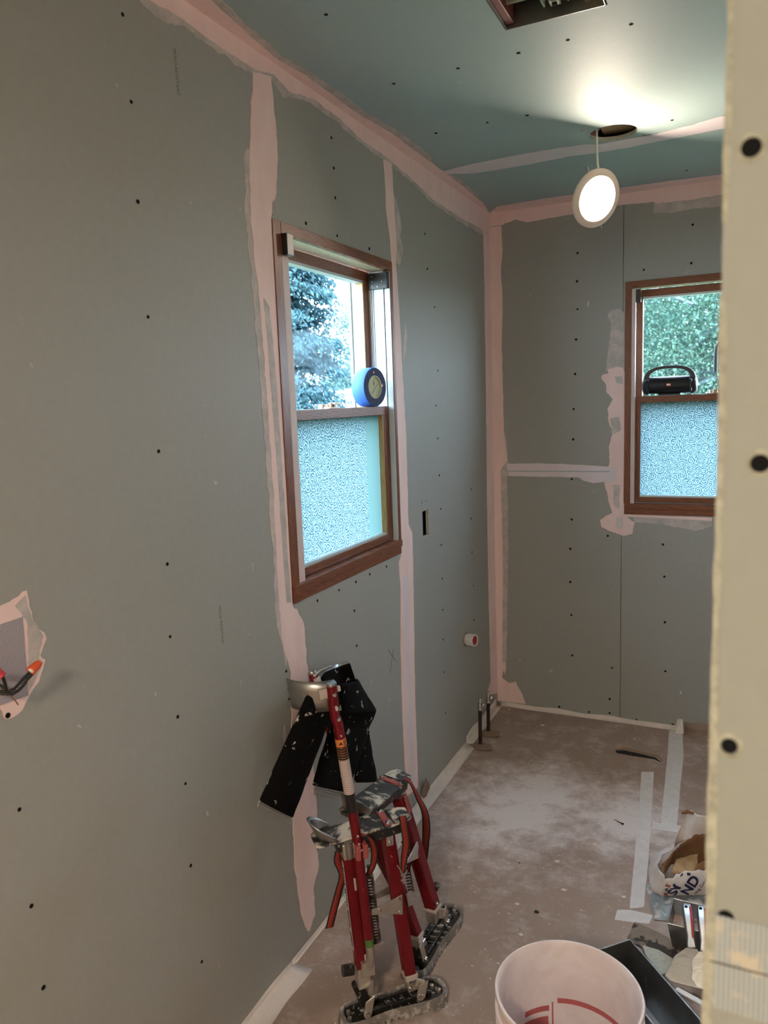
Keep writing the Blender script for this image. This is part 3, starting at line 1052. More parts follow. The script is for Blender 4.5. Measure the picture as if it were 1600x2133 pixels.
# electrical patch by the left border: pale compound under fibreglass mesh
pt = [(0.8059,1.2464),(0.8336,1.2537),(0.8411,1.255),(0.8721,1.2622),(0.8872,1.267),(0.8886,1.2539),(0.8888,1.2392),(0.8925,1.221),(0.8945,1.2049),(0.9143,1.1834),(0.917,1.1719),(0.9095,1.161),(0.9005,1.1462),(0.9104,1.1349),(0.9023,1.119),(0.8919,1.1005),(0.881,1.0939),(0.8672,1.0788),(0.8536,1.064),(0.8375,1.0583),(0.8207,1.06),(0.8139,1.0797),(0.7873,1.0969)]
band(wall_left, on_left, pt, 'compound', .0010, .004, 20, step=.006)
thinp = [(0.8606,1.2466),(0.8834,1.2594),(0.8917,1.2143),(0.9115,1.178),(0.897,1.1429),(0.8997,1.1226),(0.8706,1.0907),(0.8811,1.2087),(0.8732,1.2238)]
band(wall_left, on_left, thinp, 'compound_thin', .0013, .003, 21, step=.006)
band(wall_left, on_left, [(0.8029,1.2228),(0.8733,1.2246),(0.8679,1.0847),(0.7863,1.089)], 'mesh_tape', .0018, .0004, 22, 'mesh_patch')
screws([(0.8242,1.0654)], lambda a, b, h: on_left(a, b, h + .0012), wall_left, .0045)
# raised tear in the drywall at the lower border of the second joint
MB().add([X_ for X_ in ((0.001,2.572,0.0321), (0.022,2.586,0.0999), (0.014,2.6415,0.0302), (0.002,2.6063,-0.0118))], [(0, 1, 2), (0, 2, 3)]).build('torn_paper', 'kraft_paper', wall_left, solid=.001)

# ceiling bands
cl = [(0.0705,1.4703),(0.0586,1.5531),(0.0396,1.7625),(0.056,1.9024),(0.0538,2.194),(0.0756,2.4329),(0.0744,2.6704),(0.0425,2.7987),(0.0696,3.0176),(0.0596,3.197),(0.0331,3.445)]
band(ceiling, on_ceiling, [(0, 1.0), (cl[0][0] + .01, 1.0)] + cl + [(0, FAR)], 'compound_thin', .0008, .006, 30)
cl2 = [(0.0509,1.4592),(0.0399,1.5424),(0.0188,1.7504),(0.0339,1.8895),(0.0288,2.179),(0.0484,2.4163),(0.0462,2.6713),(0.0479,2.9659),(0.0405,3.254),(0.0253,3.4695)]
band(ceiling, on_ceiling, [(0, 1.0), (cl2[0][0], 1.0)] + cl2 + [(0, FAR)], 'compound', .0016, .003, 31)
up = [(0.0502,2.8798),(0.1839,2.8545),(0.315,2.846),(0.4391,2.8431),(0.5796,2.8592)]
dn = [(0.4996,2.9616),(0.3716,2.9729),(0.241,2.9729),(0.1457,2.9694),(0.0451,2.9197)]
band(ceiling, on_ceiling, up + [(.62, 2.884), (.76, 2.88)] + [(0.7933,2.8842),(0.8716,2.8681),(0.9471,2.8526),(1.0204,2.8187)] + [(ROOM_R, 2.82), (ROOM_R, 2.945)] + [(1.0171,2.9465),(0.8642,2.9609),(0.7016,2.9762),(0.601,2.9746)] + dn, 'compound_lilac', .0015, .004, 32)
# far wall / ceiling corner
up = [(0.0672,3.5176),(0.2584,3.5073),(0.4276,3.5076),(0.6281,3.5157),(0.8194,3.5234),(0.9981,3.5436)]
band(ceiling, on_ceiling, [(0.0, FAR)] + up + [(ROOM_R, FAR - .09), (ROOM_R, FAR)], 'compound', .0014, .004, 33)
lo = [(0.0657,2.3794),(0.1283,2.3949),(0.185,2.3746),(0.2747,2.3798),(0.384,2.382),(0.5112,2.3956),(0.6547,2.3919),(0.7384,2.3881),(0.7464,2.379),(0.8893,2.3746),(1.0012,2.3779)]
band(wall_far, on_far, [(0.0, CEIL), (0.0, lo[0][1])] + lo + [(ROOM_R, 2.38), (ROOM_R, CEIL)], 'compound', .0015, .004, 34)
band(wall_far, on_far, [(0.7383,2.3921),(1.0009,2.3894),(1.0023,2.3316),(0.89,2.3374),(0.8134,2.3302),(0.739,2.3422)], 'compound_thin', .0009, .002, 35)
# corner, far side
cr = [(0.0563,2.3762),(0.0616,2.2665),(0.0532,2.1794),(0.0575,2.0012),(0.05,1.8214),(0.0536,1.5921),(0.0556,1.4059),(0.0687,1.3117),(0.0727,1.2527),(0.0642,1.1695),(0.0695,1.0259),(0.0664,0.8072),(0.056,0.4339),(0.048,0.2299),(0.0419,0.165),(0.0348,0.1976),(0.0264,0.145),(0.0616,0.1237),(0.0995,0.1337),(0.1117,0.1045),(0.1314,0.0738),(0.1482,0.0222)]
band(wall_far, on_far, [(0.0, cr[0][1])] + cr + [(0.0, cr[-1][1] - .004)], 'compound', .0013, .003, 36)
cr2 = [(0.0356,1.217),(0.0681,1.2645),(0.0691,1.1695),(0.0664,0.8072),(0.0505,0.2302),(0.0277,0.2275),(0.0397,0.6825),(0.0385,0.9281)]
band(wall_far, on_far, cr2, 'compound_thin', .0017, .003, 37)
# horizontal joint
hj = [(0.0679,1.2503),(0.2206,1.2526),(0.404,1.2456),(0.5584,1.2367),(0.5907,1.2323),(0.5912,1.1652),(0.526,1.1646),(0.4821,1.1596),(0.4376,1.1706),(0.4152,1.1864),(0.22,1.1873),(0.0719,1.191)]
band(wall_far, on_far, hj, 'compound_lilac', .0011, .002, 38)
MB().box((hj[0][0], FAR - .002, 1.212), (hj[3][0], FAR - .001, 1.2165)).build('tape_ridge', 'vinyl_grey', wall_far)
# smears around the far window
x2 = WIN2[0]
sm = [(0.5394,1.6166),(0.5179,1.648),(0.5264,1.6606),(0.552,1.6637),(0.5477,1.6812),(0.59,1.6919),(0.6153,1.6862)]
sm2 = [(0.5703,1.0204),(0.542,1.0059),(0.5157,0.9822),(0.5224,0.9503),(0.5599,0.9333),(0.6252,0.913),(0.6638,0.9237),(0.6718,0.9782)]
sm3 = [(0.5415,1.1286),(0.5326,1.1737),(0.5412,1.2075),(0.5583,1.2635),(0.5536,1.3304),(0.5705,1.3855),(0.5618,1.4188),(0.5487,1.4587),(0.5485,1.507),(0.5697,1.5457),(0.5439,1.5772)]
band(wall_far, on_far, sm + [(x2 + .002, 1.66), (x2 + .002, 1.01)] + sm2[::-1] + sm3, 'compound', .0010, .004, 40, step=.008)
band(wall_far, on_far, [(0.5466,1.9273),(0.5654,1.9469),(0.6009,1.9502),(0.6177,1.9278),(0.6195,1.6774),(0.5392,1.6773),(0.5515,1.7885),(0.5616,1.8731)], 'compound_thin', .0008, .004, 41)
for i, g in enumerate(([(0.5776,1.6473),(0.6114,1.6499),(0.6158,1.6132),(0.5863,1.6188)], [(0.5573,1.4585),(0.5999,1.4662),(0.6088,1.4068),(0.5748,1.3855)], [(0.5718,1.1516),(0.6063,1.152),(0.6027,1.0394),(0.581,1.0502)])):
    band(wall_far, on_far, g, 'compound_thin', .0014, .004, 42 + i)
band(wall_far, on_far, [(0.59,0.9982),(0.6159,1.0035),(0.6249,0.9608),(0.6077,0.9397),(0.5859,0.9571)], 'debris', .0016, .003, 45, 'dried_blob')
band(wall_far, on_far, [(0.6673,1.0051),(1.0002,1.002),(1.0009,0.9718),(0.9361,0.9476),(0.8756,0.9585),(0.7935,0.9733),(0.6718,0.9782)], 'compound_thin', .0009, .004, 46)
band(wall_far, on_far, [(0.6245,1.0151),(1.0,1.0107),(1.0004,0.9956),(0.8342,1.0012),(0.6245,1.0038)], 'compound', .0012, .001, 47)
# scraps of compound on the end wall
for i, (px_, w_, h_) in enumerate((((0.4591,1.9837), .010, .030), ((0.121,0.2511), .008, .014), ((0.2771,0.2141), .03, .02), ((0.8847,0.1827), .012, .02), ((0.079,0.2844), .006, .012))):
    a, b = px_
    band(wall_far, on_far, [(a - w_ / 2, b - h_ / 2), (a + w_ / 3, b - h_ / 4), (a + w_ / 2, b + h_ / 2), (a, b + h_ / 4)], 'compound_thin' if i == 2 else 'debris', .001, .002, 50 + i, 'compound_scrap', None, .004)

# stamped wording on the boards, pencil cross -----------------------------------
lettering('stamped_wording', 'MOLD-RESISTANT', 0.0125, (0.0004, 1.383, 2.327), (0, .03, -1), (0, 1, .03), 'print_grey', wall_left, 0, .92)
lettering('stamped_wording', 'MOLD-RESISTANT', 0.0125, (0.0004, 1.404, 1.103), (0, .03, -1), (0, 1, .03), 'print_grey', wall_left, 0, .94)
MB().beam(*[(0.0006, a, b) for a, b in [(2.3257,0.7045),(2.3863,0.642)]], .0016, .0004, (0, 0, 1)).beam(*[(0.0006, a, b) for a, b in [(2.3695,0.6906),(2.3342,0.6148)]], .0013, .0004, (0, 1, 0)).build('pencil_cross', 'pencil', wall_left)


# ================================================================== WINDOWS
def make_window(name, label, W, to, P):
    """to(a, d, z): a along the wall, d outwards from the wall face, z up"""
    a0, a1, z0, z1 = W
    root = thing(name, to((a0 + a1) / 2, 0.05, z0), label, None, None, 'structure')

    def bx(nm, A, Bd, Zz, mat, parent=root, bevel=.0012):
        return MB().box(to(A[0], Bd[0], Zz[0]), to(A[1], Bd[1], Zz[1])).build(nm, mat, parent, bevel=bevel)

    def plate(nm, A, d, Zz, mat, parent):
        # self-adhesive film: a single skin on the glass
        return MB().add([to(A[0], d, Zz[0]), to(A[1], d, Zz[0]), to(A[1], d, Zz[1]), to(A[0], d, Zz[1])], [(0, 1, 2, 3)]).build(nm, mat, parent)
    wl, wr, wt = P['wl'], P['wr'], .030
    bx('jamb_board', (a0, a0 + wl), (-.004, .022), (z0 + .05, z1), 'wood_v')
    bx('jamb_board', (a1 - wr, a1), (-.004, .13), (z0 + .05, z1), 'wood_v')
    bx('jamb_board', (a0, a0 + .012), (.022, .15), (z0, z1), 'wood_v')
    bx('head_board', (a0 + wl, a1 - wr), (-.005, .012), (z1 - wt, z1), 'wood_h')
    bx('head_board', (a0, a1), (.012, .15), (z1 - .012, z1 - .001), 'wood_h')
    bx('head_liner', (a0 + .012, a1 - wr), (.0125, .078), (z1 - .028, z1 - .0125), 'wood_head')
    bx('sill_board', (a0 + .004, a1), (-.008, .03), (z0 + .026, z0 + .050), 'wood_h')
    bx('sill_apron', (a0 + .006, a1 - .002), (-.004, .03), (z0, z0 + .0255), 'wood_h')
    bx('sill_track', (a0 + wl, a1 - wr), (.0302, .15), (z0, z0 + .052), 'vinyl_white')
    il, ir = a0 + wl + P['sl'] * .3, a1 - wr - .006
    # side tracks in white vinyl
    for s, (b0, b1) in ((0, (a0 + .012, a0 + wl + P['sl'] * .3)), (1, (a1 - wr - .006, a1 - wr))):
        bx('side_track', (b0, b1), (.022, .15), (z0 + .05, z1 - .03), 'vinyl_white')
    for dd in (.0600, .0665):
        bx('track_rib', (a1 - wr - .010, a1 - wr - .006), (dd, dd + .004), (z0 + .05, z1 - .03), 'vinyl_white' if dd < .065 else 'stop_pink')
    bx('stop_strip', (a0 + wl, a0 + wl + P['sl']), (-.002, .019), (z0 + .05, z1 - .034), 'stop_pink')
    bx('stop_strip', (a1 - wr - .004, a1 - wr), (-.002, .019), (z0 + .05, z1 - .034), 'stop_pink' if P['sl'] < .03 else 'vinyl_white')
    zm = 1.556
    # lower sash
    lo = thing('lower_sash', None, parent=root)
    d0, d1 = .021, .054
    sw = .034
    bx('sash_rail', (il, ir), (d0, d1), (zm - .030, zm), 'wood_h', lo)
    bx('sash_rail', (il, ir), (d0, d1), (z0 + .054, z0 + .078), 'wood_h', lo)
    bx('sash_stile', (il, il + sw), (d0, d1), (z0 + .078, zm - .030), 'wood_v', lo)
    bx('sash_stile', (ir - sw, ir), (d0, d1), (z0 + .078, zm - .030), 'wood_v', lo)
    bx('glazing_bead', (ir - sw - .008, ir - sw), (d0 + .002, d1 - .002), (z0 + .078, zm - .030), 'wood_pale', lo, .0005)
    bx('glazing_bead', (il + sw, ir - sw - .008), (d0 + .003, d1 - .002), (z0 + .078, z0 + .086), 'vinyl_white', lo, .0005)
    bx('pane', (il + sw - .004, ir - sw + .004), (.042, .046), (z0 + .074, zm - .026), 'glass_clear', lo, 0)
    plate('frosted_margin', (P['film'], ir - sw - .0081), .0405, (z0 + .0862, zm - .0302), 'glass_frosted', lo)
    plate('privacy_film', (il + sw, P['film']), .0405, (z0 + .0862, zm - .0302), P['lace'], lo)
    # upper sash
    us = thing('upper_sash', None, parent=root)
    d0, d1 = .078, .112
    zt = z1 - .030
    bx('sash_rail', (il, ir), (d0, d1), (zt - .032, zt), 'wood_h', us)
    bx('sash_rail', (il, ir), (d0, d1), (zm - .035, zm - .004), 'wood_h', us)
    bx('sash_stile', (il, il + sw), (d0, d1), (zm - .004, zt - .032), 'wood_v', us)
    bx('sash_stile', (ir - sw, ir), (d0, d1), (zm - .004, zt - .032), 'wood_v', us)
    bx('glazing_bead', (ir - sw - .009, ir - sw), (d0 + .002, d1 - .002), (zm - .004, zt - .032), 'wood_pale', us, .0005)
    bx('glazing_bead', (il + sw, ir - sw - .009), (d0 + .001, d1 - .002), (zt - .041, zt - .032), 'vinyl_white', us, .0005)
    bx('pane', (il + sw - .004, ir - sw + .004), (.096, .100), (zm - .008, zt - .028), 'glass_clear', us, 0)
    # outer storm frame seen through the glass
    bx('storm_frame', (ir - .022, ir), (.1122, .135), (z0, z1 - .03), 'vinyl_white')
    bx('storm_frame', (ir - .030, ir), (.1352, .145), (z0, z1 - .03), 'vinyl_grey')
    bx('storm_frame', (a0 + .012, il + .012), (.1122, .145), (z0, z1 - .03), 'vinyl_white')
    # sash lock on the meeting rail
    la = P['lock']
    mb = MB()
    mb.box(to(la - .032, .026, zm), to(la + .032, .050, zm + .004))
    mb.tube([to(la, .038, zm + .002), to(la, .038, zm + .018)], .010, 12)
    mb.box(to(la - .008, .020, zm + .012), to(la + .026, .032, zm + .018))
    mb.box(to(la - .022, .058, zm - .003), to(la + .022, .076, zm + .014))
    mb.build('sash_lock', 'brass', root, smooth=35, bevel=.001)
    # black covers of the sash balances at the head
    for s in P['covers']:
        if s == 'r':
            A_, B_ = (a1 - wr - .016, a1 - wr - .0045), (-.001, .074)
        else:
            A_, B_ = P['cl']
        zt2 = z1 - (.036 if s == 'r' or P['sl'] < .03 else .030)
        cv = bx('balance_cover', A_, B_, (zt2 - .055, zt2), 'bracket_black')
        if s == 'r':
            bx('cover_flange', (A_[0] - .008, A_[0]), (-.001, .010), (zt2 - .055, zt2), 'bracket_black', cv)
            for (dd, zz) in ((.060, -.012), (.060, -.028), (.060, -.044), (.040, -.046), (.022, -.030), (.012, -.046)):
                MB().tube([to(A_[0] - .0002, dd, zt2 + zz), to(A_[0] - .0012, dd, zt2 + zz)], .002, 8).build('rivet', 'vinyl_white', cv)
    return root


def w1_map(a, d, z):
    return (-d, a, z)


def w2_map(a, d, z):
    return (a, FAR + d, z)


window_1 = make_window('window_1', 'wood framed sash window in the left wall with a blue tape roll on its rail', WIN1, w1_map,
                       dict(wl=.038, wr=.018, sl=.034, film=2.300, lace='film_lace_side', lock=2.07, covers='rl', cl=((1.766, 1.798), (-.020, -.0025))))
window_2 = make_window('window_2', 'wood framed sash window in the end wall with a black speaker on its rail', WIN2, w2_map,
                       dict(wl=.028, wr=.028, sl=.017, film=1.29, lace='film_lace_far', lock=1.0, covers='rl', cl=((.6677, .689), (.000, .020))))

# ================================================================== HANGING LAMP
lamp = thing('hanging_light', (0.637, 2.80, 2.14), 'round lit LED ceiling light dangling on a white cord from the ceiling hole', 'light')
nx = Vector((math.sin(math.radians(50)), -math.cos(math.radians(50)), -0.40)).normalized()   # the way it faces
lc = Vector((0.633, 2.82, 2.242))
R_ = 0.097
MB().lathe([(.073, .0002), (.0745, .004), (.094, .002), (R_, -.002), (R_, -.007), (.085, -.009), (.080, -.012)], lc, nx, 56).build('trim_ring', 'trim_white', lamp, smooth=50)
MB().lathe([(.0, .0012), (.073, .0010), (.073, -.004), (0, -.004)], lc, nx, 48).build('lens', 'led_lens', lamp, smooth=40)
MB().lathe([(.080, -.0122), (.076, -.030), (.0, -.030)], lc, nx, 40).build('driver_housing', 'galvanised', lamp, smooth=40)
up_in = (Vector((0, 0, 1)) - nx * nx.z).normalized()
side = up_in.cross(nx)
topc = lc + up_in * .080 - nx * .02
MB().tube([topc, topc + Vector((-.004, -.004, .03)), Vector((0.634, 2.815, 2.40)), Vector((0.636, 2.80, 2.47)), Vector((0.66, 2.79, 2.53))], .0038, 8).build('cord', 'cord_white', lamp, smooth=60)
for ang, sgn in ((2.15, 1), (-1.0, -1)):
    dirv = up_in * math.sin(ang) + side * math.cos(ang)
    p0 = lc + dirv * .090 - nx * .012
    MB().beam(p0, p0 + dirv * .022 - nx * .004, .012, .004, nx).tube([p0 + dirv * .006 - nx * .006, p0 + dirv * .018 - nx * .006], .004, 8).build('spring_clip', 'galvanised', lamp)

jb = thing('junction_box', (0.60, 2.84, CEIL + .02), 'rusty red wiring box just inside the round ceiling hole', 'electrical box')
MB().box((0.585, 2.795, CEIL + .014), (0.628, 2.862, CEIL + .07)).build('box', 'fan_red', jb, bevel=.003)
MB().tube([(0.628, 2.82, CEIL + .03), (0.640, 2.815, CEIL + .03)], .007, 10).build('connector', 'galvanised', jb)

# ================================================================== CEILING FAN HOUSING
fan = thing('fan_housing', ((FAN[0] + FAN[1]) / 2, (FAN[2] + FAN[3]) / 2, CEIL), 'open metal exhaust fan housing recessed in the ceiling', 'exhaust fan')
x0, x1, y0, y1 = FAN[0] + .004, FAN[1] - .004, FAN[2] + .004, FAN[3] - .004
dz = CEIL + .15
for a, b in (((x0, y0), (x1, y0 + .0015)), ((x0, y1 - .0015), (x1, y1)), ((x0, y0), (x0 + .0015, y1)), ((x1 - .0015, y0), (x1, y1))):
    MB().box((a[0], a[1], CEIL - .002), (b[0], b[1], dz)).build('housing_side', 'galvanised', fan)
MB().box((x0, y0, dz), (x1, y1, dz + .0015)).build('housing_top', 'fan_inner', fan)
MB().box((x0 + .0015, y0 + .0015, CEIL + .060), (x1 - .0015, y1 - .055, CEIL + .066)).build('motor_plate', 'fan_inner', fan, bevel=.002)
MB().box((x0 + .01, y1 - .075, CEIL + .020), (x1 - .01, y1 - .066, CEIL + .062)).build('baffle', 'fan_plastic', fan, bevel=.002)
MB().box((x0 + .0016, y0 + .002, CEIL + .005), (x0 + .02, y1 - .01, CEIL + .06)).build('wiring_cover', 'fan_red', fan, bevel=.002)
br_ = MB().box((.672, y1 - .066, CEIL + .012), (.732, y1 - .060, CEIL + .06)).box((.672, y1 - .066, CEIL + .012), (.677, y1 - .03, CEIL + .05)).box((.727, y1 - .066, CEIL + .012), (.732, y1 - .03, CEIL + .05)).box((.690, y1 - .062, CEIL + .008), (.714, y1 - .034, CEIL + .016)).build('mounting_bracket', 'fan_plastic', fan, bevel=.002)
MB().tube([(.702, y1 - .048, CEIL + .0075), (.702, y1 - .048, CEIL + .004)], .006, 10).build('bracket_screw', 'screw_dark', br_)
MB().lathe([(.02, 0), (.05, -.004), (.055, -.02), (.0, -.022)], (.70, 1.76, CEIL + .058), (0, 0, 1), 24).build('blower_wheel', 'fan_plastic', fan, smooth=40)

# lit fixture of the hallway behind the camera
hall = thing('hall_ceiling_light', (1.05, -1.35, CEIL), 'round lit flush ceiling light in the hallway behind the viewpoint', 'light')
MB().lathe([(.17, 0), (.175, -.012), (.165, -.022), (.155, -.022)], (1.05, -1.35, CEIL), (0, 0, 1), 40).build('trim_ring', 'trim_white', hall, smooth=40)
MB().lathe([(.155, -.020), (.10, -.030), (.0, -.034)], (1.05, -1.35, CEIL), (0, 0, 1), 40).build('diffuser', 'hall_lens', hall, smooth=60)


# ================================================================== DRYWALL STILTS
def sole(parent, c, ang, L, W):
    ca, sa = math.cos(ang), math.sin(ang)

    def P(s, t, z):
        return (c[0] + ca * s + sa * t, c[1] + sa * s - ca * t, z)
    half = [(-.5, .0), (-.497, .22), (-.47, .38), (-.42, .44), (-.3, .45), (-.12, .40), (0, .40), (.15, .46), (.3, .50), (.4, .48), (.46, .38), (.49, .2), (.5, 0)]
    outline = [(s * L, t * W) for s, t in half] + [(s * L, -t * W) for s, t in half[-2:0:-1]]
    n = len(outline)

    def ringz(k, z):
        return [P(s * k, t * (k - .02), z) for s, t in outline]
    rb = MB()
    a, b, d, e = ringz(1.0, .009), ringz(1.02, .022), ringz(.985, .036), ringz(.93, .034)
    g = ringz(.92, .024)
    for r0, r1 in ((a, b), (b, d), (d, e), (e, g)):
        rb.add(r0 + r1, [(i, (i + 1) % n, n + (i + 1) % n, n + i) for i in range(n)])
    rb.add(a, [tuple(range(n))])
    so = rb.build('rubber_sole', 'rubber_dusty', parent, smooth=50)
    lug = MB()
    for i in range(n):
        p, q = Vector(outline[i]), Vector(outline[(i + 1) % n])
        ln = (q - p).length
        m_ = max(1, round(ln / .016))
        for j in range(m_):
            t0, t1 = j / m_ + .12 / m_, (j + 1) / m_ - .25 / m_
            u, w = p.lerp(q, t0), p.lerp(q, t1)
            k0, k1 = 1.025, .86
            pts = [P(u.x * k0, u.y * k0, .0), P(w.x * k0, w.y * k0, .0), P(w.x * k1, w.y * k1, .0), P(u.x * k1, u.y * k1, .0)]
            lug.prism(pts, (0, 0, .018))
    lg = lug.build('tread_lugs', 'rubber_dusty', so)
    lg['kind'] = 'stuff'
    MB().add(ringz(.93, .026), [tuple(range(n))]).build('foot_tray', 'black_plastic', parent)
    for t in (-.18, .2):
        MB().beam(P(-.36 * L, t * W, .032), P(.34 * L, t * W * .9, .032), .014, .006, (0, 0, 1)).build('tray_rib', 'black_plastic', parent, bevel=.002)
    for s in (-.1, -.02, .06, .14):
        MB().beam(P(s * L, -.36 * W, .028), P((s + .06) * L, .34 * W, .028), .003, .0025, (0, 0, 1)).build('tray_web', 'aluminium', parent)
    for s, t in ((.38, -.12), (.42, .12), (.33, .1), (-.42, -.12), (-.43, .14)):
        MB().lathe([(.0, .034), (.0055, .033), (.0065, .026)], P(s * L, t * W, 0), (0, 0, 1), 10).build('tray_bolt', 'aluminium', parent, smooth=40)
    return P


def pivot_plate(parent, top, piv, w, nrm, th=.004):
    """flat aluminium link with a rounded lower end, and its bolt"""
    top, piv, nrm = Vector(top), Vector(piv), Vector(nrm).normalized()
    d = (piv - top).normalized()
    s = d.cross(nrm).normalized()
    poly = [top - s * w / 2 - d * .004, top + s * w / 2 + d * .012]
    for k in range(9):
        t = -PI / 2 + PI * k / 8
        poly.append(piv + (d * math.cos(t) - s * math.sin(t)) * w * .5)
    poly = [p - nrm * th / 2 for p in poly]
    pl = MB().prism(poly, nrm * th).build('pivot_plate', 'aluminium', parent, bevel=.0006)
    MB().lathe([(.0, .0075), (.006, .006), (.0075, .002), (.0075, -.004)], piv + nrm * th / 2, nrm, 12).build('pivot_bolt', 'chrome', pl, smooth=40)


def ribbon(name, pts, w, wdirs, mat, parent, edge='strap_edge', th=.002):
    pts = [Vector(p) for p in pts]
    # smooth the path
    sm = []
    for i in range(len(pts) - 1):
        p0, p1, p2, p3 = pts[max(i - 1, 0)], pts[i], pts[i + 1], pts[min(i + 2, len(pts) - 1)]
        for k in range(6):
            t = k / 6
            sm.append(((2 * p1) + (p2 - p0) * t + (2 * p0 - 5 * p1 + 4 * p2 - p3) * t * t + (3 * p1 - p0 - 3 * p2 + p3) * t ** 3) / 2)
    sm.append(pts[-1])
    n = len(sm)
    wd = [Vector(x).normalized() for x in wdirs]

    def wdir(i):
        f = i / (n - 1) * (len(wd) - 1)
        j = min(int(f), len(wd) - 2)
        return wd[j].lerp(wd[j + 1], f - j).normalized()
    o = None
    for nm, ww, mt_, tt in ((name, w * .66, mat, th * 1.5), ('strap_binding', w, edge, th)):
        mb = MB()
        for i, p in enumerate(sm):
            d = wdir(i)
            mb.v += [tuple(p - d * ww / 2), tuple(p + d * ww / 2)]
        mb.f += [(2 * i, 2 * i + 1, 2 * i + 3, 2 * i + 2) for i in range(n - 1)]
        ob = mb.build(nm, mt_, parent if o is None else o, smooth=60, solid=tt)
        o = o or ob
    return o


def helix(parent, p0, p1, r, turns, wire):
    p0, p1 = Vector(p0), Vector(p1)
    d, a, b = MB().frame(p1 - p0, (1, 0, 0))
    pts = []
    n = turns * 10
    for i in range(n + 1):
        t = i / n
        w = 2 * PI * turns * t
        pts.append(p0.lerp(p1, t) + (a * math.cos(w) + b * math.sin(w)) * r)
    MB().tube(pts, wire, 5).build('spring', 'spring_steel', parent, smooth=60)


def channel(name, parent, p0, p1, wa, wb, ref, mat):
    """extruded strut: box with raised side ribs"""
    mb = MB().beam(p0, p1, wa, wb, ref)
    d, a, b = mb.frame(Vector(p1) - Vector(p0), ref)
    for s in (-1, 1):
        for q in (-.32, .32):
            off = a * s * wa * .5 + b * q * wb
            mb.beam(Vector(p0) + off, Vector(p1) + off, .004, wb * .22, a)
    return mb.build(name, mat, parent, bevel=.0025)


def bolt(parent, p, nrm, r=.006):
    MB().lathe([(.0, .005), (r * .8, .004), (r, 0.0), (r, -.003)], p, nrm, 10).build('bolt', 'chrome', parent, smooth=40)


def foot_plate(parent, heel, toe, W, up=(0, 0, 1)):
    heel, toe = Vector(heel), Vector(toe)
    u = (toe - heel).normalized()
    s = u.cross(Vector(up)).normalized()
    n = s.cross(u).normalized()
    L = (toe - heel).length
    prof = [(0, .36), (.03, .46), (.12, .5), (.6, .47), (.78, .5), (.93, .46), (1.0, .32)]
    poly = [heel + u * L * a + s * W * t for a, t in prof] + [heel + u * L * a - s * W * t for a, t in prof[::-1]]
    MB().prism([p - n * .004 for p in poly], n * .007).build('foot_plate', 'plate_dirty', parent, bevel=.001)
    MB().beam(heel + u * L * .2 - n * .019, toe - u * L * .1 - n * .016, .028, W * .86, n).build('plate_channel', 'black_plastic', parent, bevel=.003)
    MB().beam(heel + u * L * .74 - s * W * .5 + n * .005, heel + u * L * .74 + s * W * .5 + n * .005, .0035, .017, n).build('strap_anchor', 'pink_red_paint', parent, bevel=.0008)
    for t in (-.4, .4):
        bolt(parent, heel + u * L * .74 + s * W * t + n * .0065, n, .007)
    MB().beam(heel + u * L * .80 - s * W * .49 + n * .0045, heel + u * L * .80 + s * W * .49 + n * .0045, .002, .003, n).build('plate_seam', 'label_black', parent)
    # curved heel cup
    hc = heel + u * .052

    def cup(i, j):
        t = (i - .5) * PI * .98
        rr = W * .50
        h = (.010 + .046 * math.cos(t) ** 1.3) * j if math.cos(t) > 0 else .010 * j
        c = hc + (-u * math.cos(t) * 1.12 + s * math.sin(t)) * (rr + .018 * j * max(0, math.cos(t)))
        return c + n * (h + .002)
    MB().grid(cup, 20, 4).build('heel_cup', 'steel', parent, smooth=60, solid=.002)
    return u, s, n


def label_sleeve(parent, p0, p1, t0, t1, r, mat, name):
    a, b = Vector(p0).lerp(Vector(p1), t0), Vector(p0).lerp(Vector(p1), t1)
    return MB().tube([a, b], r, 20, False).build(name, mat, parent, smooth=60)


toCam = Vector((.70, -.70, 0.1)).normalized()

# ---- front stilt ---------------------------------------------------------
SA = thing('drywall_stilt', (0.335, 1.585, 0), 'red metal drywall stilt standing nearer, with a stickered upright pole', 'stilt', 'drywall stilts leaning on the left wall')
aA = math.radians(45)
PA = sole(SA, (0.335, 1.585), aA, .29, .082)
uA = Vector((math.cos(aA), math.sin(aA), 0))
nA = Vector((math.sin(aA), -math.cos(aA), 0))
rt, rb_ = Vector((0.2583,1.5083,0.486)), Vector((0.2763,1.5263,0.1241))
ft, fb = Vector((0.3337,1.5837,0.5077)), Vector((0.3665,1.6165,0.0907))
channel('strut', SA, rt, rb_, .024, .030, uA, 'red_paint')
channel('strut', SA, ft, fb, .027, .034, uA, 'red_paint')
# printed strip on the rear strut
dn = (rb_ - rt).normalized()
MB().beam(rt + dn * .03 - uA * .0165 + nA * .007, rb_ - dn * .09 - uA * .0165 + nA * .007, .0012, .011, uA).build('sticker_strip', 'label_white', SA)
for i in range(26):
    p = rt + dn * (.045 + i * .0085) - uA * .0175 + nA * .007
    if i % 7 != 6:
        MB().beam(p, p + dn * (.0028 + .0028 * rnd.random()) + nA * .001, .001, .0085, uA).build('sticker_mark', 'label_black', SA)
MB().beam(rt + dn * .075 + uA * .006 + nA * .0175, rt + dn * .108 + uA * .006 + nA * .0175, .005, .001, uA).build('size_mark', 'label_white', SA)
MB().beam(rb_ - dn * .075 + uA * .010 + nA * .0175, rb_ - dn * .04 + uA * .010 + nA * .0175, .006, .001, uA).build('size_mark', 'label_white', SA)
